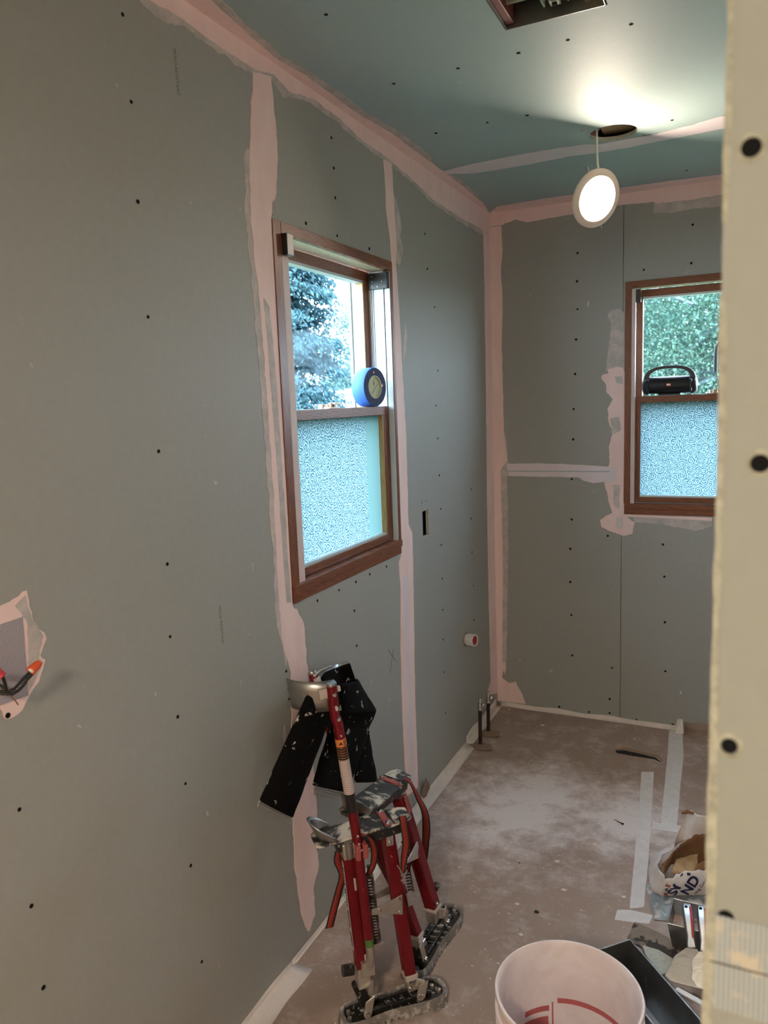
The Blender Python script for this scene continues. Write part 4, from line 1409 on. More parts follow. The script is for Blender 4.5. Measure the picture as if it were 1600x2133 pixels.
# side pole: lower sleeve, bare telescoping end, upper tube with stickers
pb, pt_ = Vector((0.2963,1.4982,0.5045)), Vector((0.2628,1.4647,0.9238))
lb0, lb1 = Vector((0.2938,1.5013,0.4857)), Vector((0.306,1.5136,0.2531))
MB().tube([lb0, lb1], .0125, 18).build('lower_sleeve', 'red_paint', SA, smooth=50)
l2 = [Vector((0.3061,1.5137,0.2557)), Vector((0.3061,1.5193,0.1963)), Vector((0.2964,1.5238,0.1499))]
MB().tube([l2[0], l2[0].lerp(l2[1], .4), l2[1], l2[2]], [.0105, .0105, .0115, .0085], 16).build('inner_tube', 'aluminium', SA, smooth=50)
label_sleeve(SA, l2[0], l2[1], .06, .42, .0112, 'label_green', 'green_sticker')
pd = (pt_ - pb)
mid = pb + pd * .02
kn = pb + pd * .76
MB().tube([pb, pb + pd * .70, kn, kn + pd * .05 - uA * .004, pt_], [.0122, .0122, .0122, .0122, .0122], 20).build('side_pole', 'red_paint', SA, smooth=50)
MB().lathe([(.0, .003), (.0115, .003), (.0125, .000), (.0125, -.004)], pt_, pd, 18).build('pole_cap', 'steel', SA, smooth=40)


def tpole(py):
    return (1762 - py) / (1762 - 1424.0)


lab = SA
label_sleeve(SA, pb, pt_, tpole(1686), tpole(1647), .0130, 'label_black', 'warning_label')
label_sleeve(SA, pb, pt_, tpole(1647), tpole(1576), .0130, 'label_text_white', 'instruction_label')
label_sleeve(SA, pb, pt_, tpole(1576), tpole(1548), .0130, 'label_text_black', 'warning_label')
label_sleeve(SA, pb, pt_, tpole(1548), tpole(1533), .0131, 'label_orange', 'warning_label')
pdn = pd.normalized()
fs_ = toCam - pdn * toCam.dot(pdn)
fs_.normalize()
sd = pdn.cross(fs_)
tri = pb + pd * tpole(1540) + fs_ * .0128 + sd * -.004
MB().prism([tri + sd * -.0045 - pdn * .004 + fs_ * -.0005, tri + sd * .0045 - pdn * .004, tri + pdn * .0045], fs_ * .0008).build('hazard_triangle', 'label_black', SA)
for k in range(3):
    q = pb + pd * tpole(1536.5 + k * 3.6) + fs_ * .0122 + sd * .0055
    MB().beam(q - sd * .0035, q + sd * .003, .0014, .0022, pdn).build('print_line', 'label_black', SA)
for tt in (.945, .80):
    bolt(SA, pb + pd * tt + fs_ * .0125, fs_, .0055)
# splashes of compound on the pole
for tt, w_, h_ in ((.865, .007, .014), (.70, .004, .006), (.08, .005, .007), (.03, .006, .005)):
    c = pb + pd * tt + fs_ * .0123
    MB().prism([c + sd * w_ * .6, c + pdn * h_ * .5, c - sd * w_ * .5 + pdn * h_ * .35, c - sd * w_ * .4 - pdn * h_ * .4, c + sd * w_ * .3 - pdn * h_ * .5], fs_ * .0012).build('compound_splash', 'label_white', SA)
# clamp joining strut and pole
cl_ = Vector((0.2771,1.5016,0.4981))
ck = MB().beam(cl_ + Vector((0, 0, .022)) - uA * .012, cl_ - Vector((0, 0, .020)) - uA * .010, .036, .046, uA).build('clamp_block', 'aluminium', SA, bevel=.004)
MB().tube([cl_ + Vector((0, 0, .026)) - uA * .014 + nA * .018, cl_ + Vector((0, 0, -.016)) - uA * .012 + nA * .018], .011, 14).build('clamp_bolt', 'steel', SA, smooth=40)
for dx in (.006, .024):
    MB().beam(cl_ + uA * dx + nA * .024 + Vector((0, 0, .017)), cl_ + uA * dx + nA * .024 - Vector((0, 0, .020)), .012, .026, uA).build('clamp_tab', 'pink_red_paint', SA, bevel=.002)
MB().tube([cl_ + uA * .0 + nA * .026, cl_ + uA * .038 + nA * .026], .004, 10).build('clamp_pin', 'chrome', SA, smooth=40)
# brackets at the ankle
bk = Vector((0.2913,1.5244,0.164))
MB().beam(bk + Vector((0, 0, .018)), bk - Vector((0, 0, .022)), .034, .030, uA).build('tube_socket', 'aluminium', SA, bevel=.002)
MB().beam(rb_ + Vector((0, 0, .035)), rb_ - Vector((0, 0, .020)), .032, .036, uA).build('strut_collar', 'aluminium', SA, bevel=.002)
MB().beam(rb_ + nA * .014 + uA * .016 + Vector((0, 0, -.005)), rb_ + nA * .014 + uA * .016 - Vector((0, 0, .042)), .014, .006, uA).build('ankle_bracket', 'aluminium', SA, bevel=.001)
pivot_plate(SA, (0.3096,1.503,0.0954), (0.305,1.4927,0.0567), .021, nA)
MB().tube([rb_ - uA * .022 - nA * .004 + Vector((0, 0, .026)), rb_ - uA * .050 - nA * .004 + Vector((0, 0, .030))], .014, 12).build('heel_knob', 'black_plastic', SA, smooth=40)
MB().beam(rb_ - uA * .012 - nA * .015 + Vector((0, 0, -.02)), Vector(PA(-.075, -.02, .04)), .03, .022, uA).build('heel_block', 'black_plastic', SA, bevel=.006)
MB().beam(fb + Vector((0, 0, .012)), fb - Vector((0, 0, .004)), .033, .040, uA).build('strut_collar', 'label_white', SA, bevel=.002)
MB().beam(fb - Vector((0, 0, .004)), fb - Vector((0, 0, .036)) + uA * .004, .028, .034, uA).build('ankle_bracket', 'aluminium', SA, bevel=.002)
pivot_plate(SA, (0.4118,1.6052,0.0946), (0.407,1.5947,0.0602), .024, nA)
MB().beam((0.3915,1.5991,0.0901), (0.4125,1.606,0.0861), .022, .004, (0, 0, 1)).build('bracket_wing', 'aluminium', SA, bevel=.001)
for q in (.010, .026):
    bolt(SA, fb + nA * .019 - uA * .004 - Vector((0, 0, q)), nA, .0045)
# cross bracket and springs
cb0, cb1 = Vector((0.3066,1.5312,0.3107)), Vector((0.3656,1.5902,0.3072))
MB().prism([cb0 + Vector((0, 0, .007)), cb0.lerp(cb1, .35) + Vector((0, 0, .010)), cb1 + Vector((0, 0, .030)), cb1 - Vector((0, 0, .026)), cb0.lerp(cb1, .4) - Vector((0, 0, .012)), cb0 - Vector((0, 0, .009))], nA * .003).build('cross_bracket', 'aluminium', SA, bevel=.0008)
MB().prism([cb0 + Vector((0, 0, .010)) - nA * .04, cb1 + Vector((0, 0, .034)) - nA * .045, cb1 + Vector((0, 0, .008)) - nA * .045, cb0 - nA * .04], nA * .003).build('cross_bracket', 'aluminium', SA, bevel=.0008)
for pp in (cb1 + Vector((0, 0, .020)) - uA * .008, cb1 - Vector((0, 0, .017)) - uA * .008, cb0.lerp(cb1, .27)):
    bolt(SA, pp + nA * .003, nA, .0048)
s0, s1_, s2_ = Vector((0.2925,1.5566,0.3967)), Vector((0.2977,1.5619,0.2969)), Vector((0.3032,1.5673,0.2007))
helix(SA, s0, s2_, .0085, 24, .0022)
MB().tube([s0 + Vector((0, 0, .02)), s0 - Vector((0, 0, .01))], .006, 8).build('spring_eye', 'steel', SA, smooth=40)
MB().beam(s2_ + Vector((0, 0, .002)), s2_ - Vector((0, 0, .006)), .03, .016, uA).build('spring_seat', 'aluminium', SA, bevel=.001)
# foot plate with heel cup
hA_, tA_ = Vector((0.1994,1.4494,0.5229)), Vector((0.3748,1.6248,0.5408))
foot_plate(SA, hA_, tA_, .070)
MB().beam(ft + Vector((0, 0, .012)) + nA * .019, ft - Vector((0, 0, .032)) + nA * .019, .018, .004, uA).build('top_bracket', 'aluminium', SA, bevel=.001)
for q in (-.002, .022):
    bolt(SA, ft + nA * .021 - Vector((0, 0, q)), nA, .0042)
# straps
ribbon('foot_strap', [(0.3816,1.575,0.5587), (0.387,1.572,0.5299), (0.3896,1.5746,0.4908), (0.3842,1.572,0.4526), (0.3779,1.5713,0.4128)], .019, [uA, uA, uA + nA, nA], 'strap_red', SA)
ribbon('foot_strap', [(0.3113,1.4877,0.5439), (0.3254,1.5046,0.5288), (0.3232,1.5308,0.4753), (0.3089,1.5448,0.425), (0.2964,1.5464,0.4014)], .017, [nA, uA + nA, uA, uA], 'strap_red', SA)
ribbon('heel_strap', [(0.2338,1.5121,0.4691), (0.2248,1.5201,0.4324), (0.2283,1.5349,0.3889), (0.2146,1.5353,0.3414), (0.1993,1.527,0.2825), (0.1902,1.5194,0.2422)], .021, [uA, uA, uA, uA], 'strap_red', SA)
ks = Vector((0.19,1.5192,0.2369))
MB().beam(ks - uA * .011, ks + uA * .011, .007, .005, (0, 0, 1)).build('strap_tip', 'aluminium', SA, bevel=.001)
bc = Vector((0.376,1.575,0.4062))
bk_ = MB()
for dx, dz_ in ((-.012, .012), (.010, .010), (0, -.012), (-.006, 0), (.012, -.004)):
    bk_.beam(bc + uA * dx + Vector((0, 0, dz_ + .010)), bc - uA * dx * .4 + Vector((0, 0, dz_ - .016)), .004, .009, uA)
bk_.build('strap_buckle', 'chrome', SA, bevel=.001)['kind'] = 'stuff'
# calf cuff with velcro pads
axis = pdn
cc_ = pt_ - pdn * .033 - nA * .098 - uA * .006


def cuffA(i, j):
    t = -PI * .40 + i * PI * .46
    return cc_ + (nA * math.cos(t) + uA * math.sin(t)) * .088 + axis * ((j - .5) * .075)


MB().grid(cuffA, 24, 3).build('calf_cuff', 'steel', SA, smooth=60, solid=.002)
MB().beam(pt_ - pdn * .012 - uA * .022 - nA * .008, pt_ - pdn * .036 - uA * .022 - nA * .008, .020, .012, uA).build('cuff_block', 'label_white', SA, bevel=.001)
MB().beam(pt_ - pdn * .010 + uA * .016 - nA * .004, pt_ - pdn * .022 + uA * .016 - nA * .004, .008, .010, uA).build('cuff_block', 'label_white', SA, bevel=.001)


def pad(name, corners, bulge, parent, th=.010, nu=8, nv=14, wob=.004, seed=0):
    """quilted strap: TL, TR, BR, BL corners, bulging towards +x"""
    tl, tr, brr, bl = [Vector(c) for c in corners]
    nrm = (tr - tl).cross(bl - tl).normalized()
    if nrm.x < 0:
        nrm = -nrm

    def fn(i, j):
        p = tl.lerp(tr, i).lerp(bl.lerp(brr, i), j)
        k = noise.noise(Vector((p.x * 22 + seed, p.y * 22, p.z * 22)))
        e = min(i, 1 - i)
        return p + nrm * (bulge * math.sin(PI * i) + wob * k + .003 * min(1, e * 8))
    return MB().grid(fn, nu, nv).build(name, 'black_fabric', parent, smooth=70, solid=th, bevel=.003)


def buckle(parent, a, b, drop, r=.0017):
    a, b, drop = Vector(a), Vector(b), Vector(drop)
    MB().tube([a, a + drop, b + drop, b, a], r, 6).tube([a + drop * .35, b + drop * .35], r, 6).build('wire_buckle', 'aluminium', parent, smooth=60)


pad('velcro_strap', ((0.205,1.4457,0.8962), (0.235,1.5221,0.8532), (0.165,1.4138,0.5971), (0.15,1.3132,0.6878)), .010, SA, .012, seed=1)
pad('velcro_strap', ((0.215,1.4804,0.8785), (0.23,1.5406,0.8503), (0.205,1.5436,0.7682), (0.205,1.4772,0.8326)), .006, SA, .008, seed=2)
buckle(SA, (0.15,1.3132,0.6878), (0.164,1.4193,0.5927), Vector((0.15,1.3028,0.6782)) - Vector((0.15,1.3132,0.6878)))
pad('velcro_strap', ((0.215,1.59,0.8723), (0.15,1.7992,0.8024), (0.14,1.9339,0.654), (0.205,1.6104,0.7841)), .014, SA, .006, seed=3)
pad('velcro_strap', ((0.195,1.599,0.7949), (0.138,1.9379,0.6521), (0.14,1.8284,0.5793), (0.17,1.608,0.683)), -.004, SA, .006, seed=4)
pad('velcro_strap', ((0.165,1.6238,0.7544), (0.138,1.8853,0.6104), (0.135,1.7406,0.4894), (0.15,1.5419,0.6111)), .006, SA, .008, seed=5)
pad('velcro_strap', ((0.128,1.8278,0.5834), (0.12,1.9193,0.5841), (0.12,1.9638,0.4083), (0.128,1.8007,0.4871)), .004, SA, .006, seed=6)
buckle(SA, (0.15,1.5483,0.6027), (0.14,1.7043,0.5031), Vector((0.15,1.5465,0.5853)) - Vector((0.15,1.5483,0.6027)))

# ---- rear stilt -----------------------------------------------------------
SB = thing('drywall_stilt', (0.342, 1.845, 0), 'red metal drywall stilt standing behind, closest to the wall, with a loose red strap', 'stilt', 'drywall stilts leaning on the left wall')
aB = math.radians(87)
PB = sole(SB, (0.342, 1.845), aB, .31, .082)
uB = Vector((math.cos(aB), math.sin(aB), 0))
nB = Vector((math.sin(aB), -math.cos(aB), 0))
bfb, bft = Vector((0.335,1.8613,0.1132)), Vector((0.238,1.8688,0.4298))
brb, brt = Vector((0.335,1.7354,0.1145)), Vector((0.232,1.7461,0.3703))
channel('strut', SB, bft, bfb, .036, .034, uB, 'red_paint')
channel('strut', SB, brt, brb, .026, .030, uB, 'red_paint')
MB().beam(bfb + Vector((0, 0, .003)), bfb - Vector((0, 0, .006)), .042, .040, uB).build('strut_collar', 'label_white', SB, bevel=.002)
MB().beam(bfb - Vector((0, 0, .006)), bfb - Vector((0, 0, .044)) + uB * .004, .034, .032, uB).build('ankle_bracket', 'aluminium', SB, bevel=.002)
pivot_plate(SB, (0.366,1.8767,0.0992), (0.364,1.8984,0.05), .026, nB + Vector((.5, 0, 0)))
MB().beam(bfb - Vector((0, 0, .02)), (0.364,1.8809,0.085), .030, .005, (0, 0, 1)).build('bracket_wing', 'aluminium', SB, bevel=.001)
MB().beam(brb + Vector((0, 0, .003)), brb - Vector((0, 0, .006)), .032, .036, uB).build('strut_collar', 'label_white', SB, bevel=.002)
MB().beam(brb - Vector((0, 0, .006)), brb - Vector((0, 0, .030)), .030, .032, uB).build('ankle_bracket', 'aluminium', SB, bevel=.002)
pivot_plate(SB, (0.366,1.696,0.1271), (0.366,1.7183,0.0621), .019, nB + Vector((.5, 0, 0)))
MB().box(PB(-.125, -.02, .03), PB(-.085, .025, .085)).build('heel_block', 'black_plastic', SB, bevel=.006)
MB().box(PB(-.118, -.015, .085), PB(-.090, .020, .096)).build('heel_clip', 'aluminium', SB, bevel=.002)
bolt(SB, bfb + nB * .018 + Vector((0, 0, .02)) - uB * .008, nB, .006)
MB().tube([bfb + uB * .018 + Vector((0, 0, .045)), bfb + uB * .034 + Vector((0, 0, .048))], .010, 10).build('side_knob', 'black_plastic', SB, smooth=40)
g0 = Vector((0.3,1.8548,0.2985))
MB().prism([(0.292,1.8604,0.3084), (0.3,1.8662,0.2588), (0.3,1.7646,0.299), (0.3,1.7719,0.3062)], nB * .003).build('gusset', 'aluminium', SB, bevel=.0006)
MB().prism([(0.318,1.7154,0.2427), (0.316,1.7455,0.2313), (0.32,1.7496,0.1892), (0.322,1.7194,0.204)], nB * .003).build('gusset', 'aluminium', SB, bevel=.0006)
MB().beam(bft + nB * .019 + Vector((0, 0, .01)), bft + nB * .019 + (bfb - bft).normalized() * .045, .016, .004, uB).build('top_bracket', 'pink_red_paint', SB, bevel=.001)
helix(SB, (0.27,1.8301,0.2567), (0.29,1.8123,0.1815), .008, 10, .0022)
hB_, tB_ = Vector((0.218,1.5921,0.5148)), Vector((0.232,1.9214,0.4793))
foot_plate(SB, hB_, tB_, .074, (.14, 0, 1))
pB0, pB1 = Vector((.175, 1.705, .47)), Vector((0.062,1.709,0.8426))
MB().tube([pB0, pB1], .0122, 18).build('side_pole', 'red_paint', SB, smooth=50)
MB().lathe([(.0, .003), (.0115, .003), (.0125, .000), (.0125, -.004)], pB1, pB1 - pB0, 18).build('pole_cap', 'steel', SB, smooth=40)
MB().beam(pB0 + Vector((.0, 0, .01)), Vector((.235, 1.74, .475)), .03, .03, (0, 0, 1)).build('clamp_block', 'aluminium', SB, bevel=.003)
MB().beam(pB0, Vector((0.3,1.8126,0.0393)) + Vector((-.02, -.02, .1)), .022, .022, (1, 0, 0)).build('lower_sleeve', 'dark_red_paint', SB, bevel=.006)
ribbon('foot_strap', [(0.265,1.848,0.5016), (0.285,1.8492,0.4903), (0.29,1.8824,0.4333), (0.29,1.9285,0.364), (0.285,1.9512,0.3014), (0.275,1.9629,0.2332), (0.27,1.9513,0.1758)], .024, [uB, uB - Vector((0, 0, .6)), uB, uB * .6 + nB * .5, nB, nB], 'strap_red', SB)
ribbon('foot_strap', [(0.285,1.7768,0.3547), (0.29,1.8027,0.3176), (0.29,1.81,0.281), (0.285,1.8017,0.2479)], .014, [uB, uB, nB, nB], 'strap_red', SB)
# cuff of the rear stilt: black padded inner face with a bright rim
q0 = [Vector((0.085,1.7,0.8349)), Vector((0.05,1.7889,0.822)), Vector((0.035,1.8908,0.8002)), Vector((0.06,1.9264,0.8017))]
q1 = [Vector((0.085,1.7892,0.689)), Vector((0.05,1.8699,0.6813)), Vector((0.035,1.9582,0.668)), Vector((0.06,1.9716,0.7082))]


def curve4(q, t):
    f = t * 3
    i = min(int(f), 2)
    p0, p1, p2, p3 = q[max(i - 1, 0)], q[i], q[i + 1], q[min(i + 2, 3)]
    t = f - i
    return ((2 * p1) + (p2 - p0) * t + (2 * p0 - 5 * p1 + 4 * p2 - p3) * t * t + (3 * p1 - p0 - 3 * p2 + p3) * t ** 3) / 2


MB().grid(lambda i, j: curve4(q0, i).lerp(curve4(q1, i), j), 18, 3).build('calf_cuff', 'steel', SB, smooth=60, solid=.004)
MB().grid(lambda i, j: curve4(q0, .12 + i * .84).lerp(curve4(q1, .12 + i * .84), .06 + j * .88) + Vector((.008, -.005, 0)), 14, 3).build('cuff_padding', 'black_fabric', SB, smooth=60, solid=.007)
MB().beam((0.09,1.6865,0.8376), (0.1,1.6857,0.7944), .018, .012, (0, 1, 0)).build('cuff_block', 'label_white', SB, bevel=.001)
MB().tube([(0.085,1.683,0.845), (0.07,1.742,0.8377), (0.06,1.8187,0.8217)], .004, 8).build('cuff_rim', 'aluminium', SB, smooth=60)


# ================================================================== THINGS ON THE WINDOW RAILS
# roll of blue painter's tape, flat side towards the room
roll = thing('tape_roll', (-0.03, 2.325, 1.556), 'roll of blue painters tape standing on the rail of the left window', 'tape')
ax = Vector((0.985, -0.17, 0)).normalized()
rc_ = Vector((-0.012, 2.328, 1.556 + .0655))
MB().lathe([(.0385, 0), (.064, 0), (.0652, -.002), (.0652, -.049), (.064, -.051), (.0385, -.051)], rc_, ax, 64, close=True).build('tape_winding', 'tape_blue', roll, smooth=40)
MB().lathe([(.039, .0004), (.0635, .0004), (.0635, -.0004), (.039, -.0004)], rc_, ax, 64, close=True).build('tape_side', 'tape_navy', roll)
MB().lathe([(.0345, 0.0006), (.0383, .0006), (.0383, -.051), (.0345, -.051)], rc_, ax, 48, close=True).build('core_tube', 'card_core', roll, smooth=40)
MB().lathe([(.0, -.004), (.0344, -.004), (.0344, -.006), (0, -.006)], rc_, ax, 40).build('core_label', 'card_core', roll, smooth=40)
d_, a_, b_ = MB().frame(ax, (0, 0, 1))
for t, r0, w in ((.12, .049, .010), (-1.45, .041, .012)):
    c = rc_ + (a_ * math.cos(t) + b_ * math.sin(t)) * r0 + ax * .0006
    MB().prism([c + a_ * w * .5, c + b_ * w * .45, c - a_ * w * .55 + b_ * w * .1, c - b_ * w * .4], ax * .0006).build('torn_fleck', 'label_orange' if t > 0 else 'compound', roll)
c = rc_ + ax * -.0036
MB().prism([c + a_ * .028 + b_ * .002, c + a_ * .010 - b_ * .004, c + a_ * .002 - b_ * .001, c + a_ * .014 + b_ * .004], ax * .0003).prism([c + a_ * .016 + b_ * .008, c + a_ * .006 + b_ * .0, c + a_ * .012 + b_ * .002], ax * .0003).build('printed_mark', 'ink_green', roll)
MB().beam(c + a_ * .012 - b_ * .022, c - a_ * .022 + b_ * .014, .001, .0004, ax).build('crease', 'print_grey', roll)

# black portable speaker
spk = thing('portable_speaker', (0.811, FAR + .038, 1.5565), 'black portable speaker with a carry handle standing on the rail of the end window', 'speaker')
sx0, sx1 = 0.706, 0.917
sc_ = Vector((0.811, FAR + .036, 1.5565 + .042))


def spk_body(i, j):
    t = 2 * PI * i
    x = sx0 + (sx1 - sx0) * j
    k = 1 - .16 * abs(2 * j - 1) ** 6
    return (x, sc_.y + math.cos(t) * .043 * k, sc_.z + .001 + math.sin(t) * (.040 if math.sin(t) > 0 else .036) * k)


mb = MB().grid(spk_body, 32, 20, True)
mb.build('fabric_body', 'speaker_black', spk, smooth=60)
for xx, s in ((sx0, -1), (sx1, 1)):
    MB().lathe([(.0, .010), (.026, .009), (.034, .004), (.039, -.004), (.040, -.016)], (xx, sc_.y, sc_.z + .001), (s, 0, 0), 32).build('end_woofer', 'speaker_gloss', spk, smooth=50)
hp_ = []
for k in range(17):
    t = PI * k / 16
    cx_ = math.cos(t)
    hp_.append(Vector((0.812 + .098 * (abs(cx_) ** .8) * (1 if cx_ > 0 else -1), sc_.y - .004, sc_.z + .014 + .068 * math.sin(t) ** .62)))
hm = MB()
for k, p in enumerate(hp_):
    d = (hp_[min(k + 1, 16)] - hp_[max(k - 1, 0)]).normalized()
    nn_ = d.cross(Vector((0, 1, 0)))
    w = .030 + .012 * abs(k - 8) / 8
    th = .0065 + .006 * (abs(k - 8) / 8) ** 2
    hm.v += [tuple(p + Vector((0, -w / 2, 0)) - nn_ * th), tuple(p + Vector((0, w / 2, 0)) - nn_ * th), tuple(p + Vector((0, w / 2, 0)) + nn_ * th), tuple(p + Vector((0, -w / 2, 0)) + nn_ * th)]
for k in range(16):
    for q in range(4):
        q2 = (q + 1) % 4
        hm.f.append((4 * k + q, 4 * k + q2, 4 * k + 4 + q2, 4 * k + 4 + q))
hm.f += [(0, 1, 2, 3), (64, 65, 66, 67)]
hm.build('handle', 'speaker_gloss', spk, smooth=50, bevel=.002)
for s in (-1, 1):
    MB().box((0.811 + s * .090 - .006, sc_.y - .044, sc_.z - .030), (0.811 + s * .090 + .006, sc_.y + .02, sc_.z + .028)).build('end_band', 'speaker_gloss', spk, bevel=.006)
MB().box((0.811 - .047, FAR + .024, 1.5568), (0.811 + .047, FAR + .055, 1.565)).build('foot_base', 'speaker_black', spk, bevel=.003)
bd = MB().box((0.8015, sc_.y - .0455, sc_.z - .003), (0.8205, sc_.y - .040, sc_.z + .010)).build('badge', 'badge_red', spk, bevel=.001)
MB().box((0.8035, sc_.y - .0458, sc_.z + .0005), (0.8185, sc_.y - .0454, sc_.z + .006)).build('badge_mark', 'badge_white', bd)

# ================================================================== PLUMBING, WIRING
for i, (bx_, by_, bz_, lb_) in enumerate(((0.060, 3.144, .222, 'dark water supply pipe with chrome shutoff valve, nearer of the two at the corner'), (0.053, 3.289, .200, 'dark water supply pipe with chrome shutoff valve, deepest in the corner'))):
    t = thing('supply_pipe', (bx_, by_, 0), lb_, 'pipe', 'water supply pipes at the corner')
    MB().tube([(bx_, by_, -.03), (bx_ + .003, by_, bz_ - .052)], .0085, 14).build('pipe', 'pipe_dark', t, smooth=50)
    c = Vector((bx_ + .003, by_, bz_ - .052))
    MB().lathe([(.0, -.004), (.0125, -.004), (.0125, .012), (.010, .014), (.010, .030), (.008, .032), (.008, .040), (.0065, .041), (.0065, .052), (0, .052)], c, (0, 0, 1), 8).build('valve_body', 'chrome', t, smooth=25)
    dv = Vector((.9, -.35, 0)).normalized()
    st = c + Vector((0, 0, .022))
    h = MB().tube([st, st + dv * .022], .0045, 10).build('valve_stem', 'chrome', t, smooth=50)
    MB().lathe([(.0, .003), (.009, .003), (.0125, .0), (.0125, -.004), (0, -.005)], st + dv * .024, dv, 14).build('valve_handle', 'chrome', h, smooth=35)
    # the paper is slit open round the pipe
    MB().add([(bx_ - .05, by_ - .02, .001), (bx_ + .01, by_ - .07, .004), (bx_ + .075, by_ - .055, .010), (bx_ + .05, by_ + .01, .002), (bx_ - .01, by_ + .02, .001)], [(0, 1, 2, 3, 4)]).build('paper_collar', 'kraft_paper', t, solid=.0012)
    MB().add([(bx_ + .01, by_ - .012, .002), (bx_ + .075, by_ - .055, .009), (bx_ + .055, by_ - .060, .007), (bx_ + .012, by_ - .022, .002)], [(0, 1, 2, 3)]).build('paper_slit', 'dark_void', t, solid=.0005)

dr = thing('drain_stub', (0.0, 3.150, .49), 'short white drain pipe stub poking out of the left wall', 'pipe')
dc = Vector((0.0, 3.150, .492))
MB().lathe([(.0215, .050), (.0275, .050), (.0275, .012), (.0215, .012)], dc, (1, -.25, .05), 32, close=True).build('pipe_collar', 'pvc_white', dr, smooth=40)
MB().lathe([(.0, .0465), (.0214, .0465), (.0214, .030), (0, .03)], dc, (1, -.25, .05), 28).build('test_cap', 'cap_red', dr, smooth=40)
MB().lathe([(.018, -.05), (.024, -.05), (.024, .0125), (.018, .0125)], dc, (1, 0, 0), 28, close=True).build('pipe', 'pvc_white', dr, smooth=40)
MB().lathe([(.0242, .0006), (.030, .0008), (.031, .0003)], dc, (1, 0, 0), 24).build('wall_gap', 'kraft_paper', dr)

wires = thing('capped_wires', (0.02, 0.80, 1.09), 'two black wires joined under an orange twist connector beside the mesh patch', 'wire')
cw = [(0.012,0.7901,1.1222),(0.022,0.7998,1.1199),(0.03,0.8094,1.1166),(0.034,0.8176,1.1199),(0.036,0.8259,1.1255),(0.038,0.8345,1.1327),(0.04,0.8451,1.1393)]
MB().tube(cw, .0028, 8).build('wire', 'wire_black', wires, smooth=60)
MB().tube([Vector(p) + Vector((.003, .004, -.005 if k < 5 else -.003)) for k, p in enumerate(cw)], .0028, 8).build('wire', 'wire_black', wires, smooth=60)
MB().tube([(0.015,0.7894,1.1351),(0.025,0.8005,1.1299),(0.03,0.8045,1.1209)], .0028, 8).build('wire', 'wire_black', wires, smooth=60)
w0, w1 = Vector((0.04,0.8442,1.1396)), Vector((0.044,0.8645,1.1509))
nut = MB().tube([w0, w0.lerp(w1, .12), w0.lerp(w1, .75), w1], [.0078, .0084, .0072, .0048], 14).build('twist_connector', 'connector_orange', wires, smooth=40)
MB().tube([w0.lerp(w1, .82), w1 + (w1 - w0) * .10], [.0062, .0035], 10).build('compound_dab', 'label_white', nut, smooth=40)
MB().tube([(0.03,0.8128,1.1145),(0.032,0.8121,1.1067),(0.03,0.8191,1.0987),(0.028,0.8259,1.0875)], .0011, 6).build('bare_wire', 'wire_copper', wires, smooth=60)
wr2 = thing('red_twist_connector', (0.02, 0.79, 1.12), 'red twist connector at the left border of the picture', 'connector')
MB().tube([(0.02,0.7933,1.1548),(0.03,0.7943,1.1541),(0.036,0.7976,1.1471)], [.005, .008, .0072], 12).build('connector_shell', 'connector_red', wr2, smooth=40)
MB().tube([(0.036,0.7968,1.1482),(0.034,0.8013,1.1357),(0.03,0.8054,1.1214)], .0028, 8).build('wire', 'wire_black', wr2, smooth=60)

# ================================================================== MASKING TAPE AND PAPER ON THE FLOOR
def strip(name, pts, label, plane=on_floor, h=.0014, mat='masking_tape_floor', amp=.0012, seed=0, h0=0.0):
    o = slab(name, pts, plane, h, mat, None, amp, .02, seed, None, h0)
    return tag(o, label, 'tape', 'masking tape strips on the floor')


strip('masking_tape', [(0.7681,3.1319),(0.8157,3.1502),(0.8431,2.7936),(0.8648,2.481),(0.8772,2.2481),(0.8391,2.2252),(0.8167,2.5206),(0.7964,2.8115)], 'long masking tape strip on the floor left of the torn bag', seed=1)
strip('masking_tape', [(0.8396,3.5889),(0.8941,3.6204),(0.9189,3.3429),(0.9254,3.0557),(0.9352,2.7534),(0.882,2.7221),(0.8676,3.0333),(0.8541,3.3426)], 'masking tape strip running from the end wall towards the torn bag', seed=2)
strip('masking_tape', [(0.8522,2.7549),(0.8793,2.7517),(1.007,2.775),(1.0018,2.7199),(0.9303,2.7112),(0.8544,2.701)], 'short masking tape strip crossing the floor behind the torn bag', h=.0018, seed=3)
strip('masking_tape', [(0.8051,2.2041),(0.84,2.2184),(0.9068,2.2196),(0.9004,2.1755),(0.8579,2.1648),(0.8036,2.1563)], 'short masking tape strip across the near end of the long strip', h=.0018, seed=4)
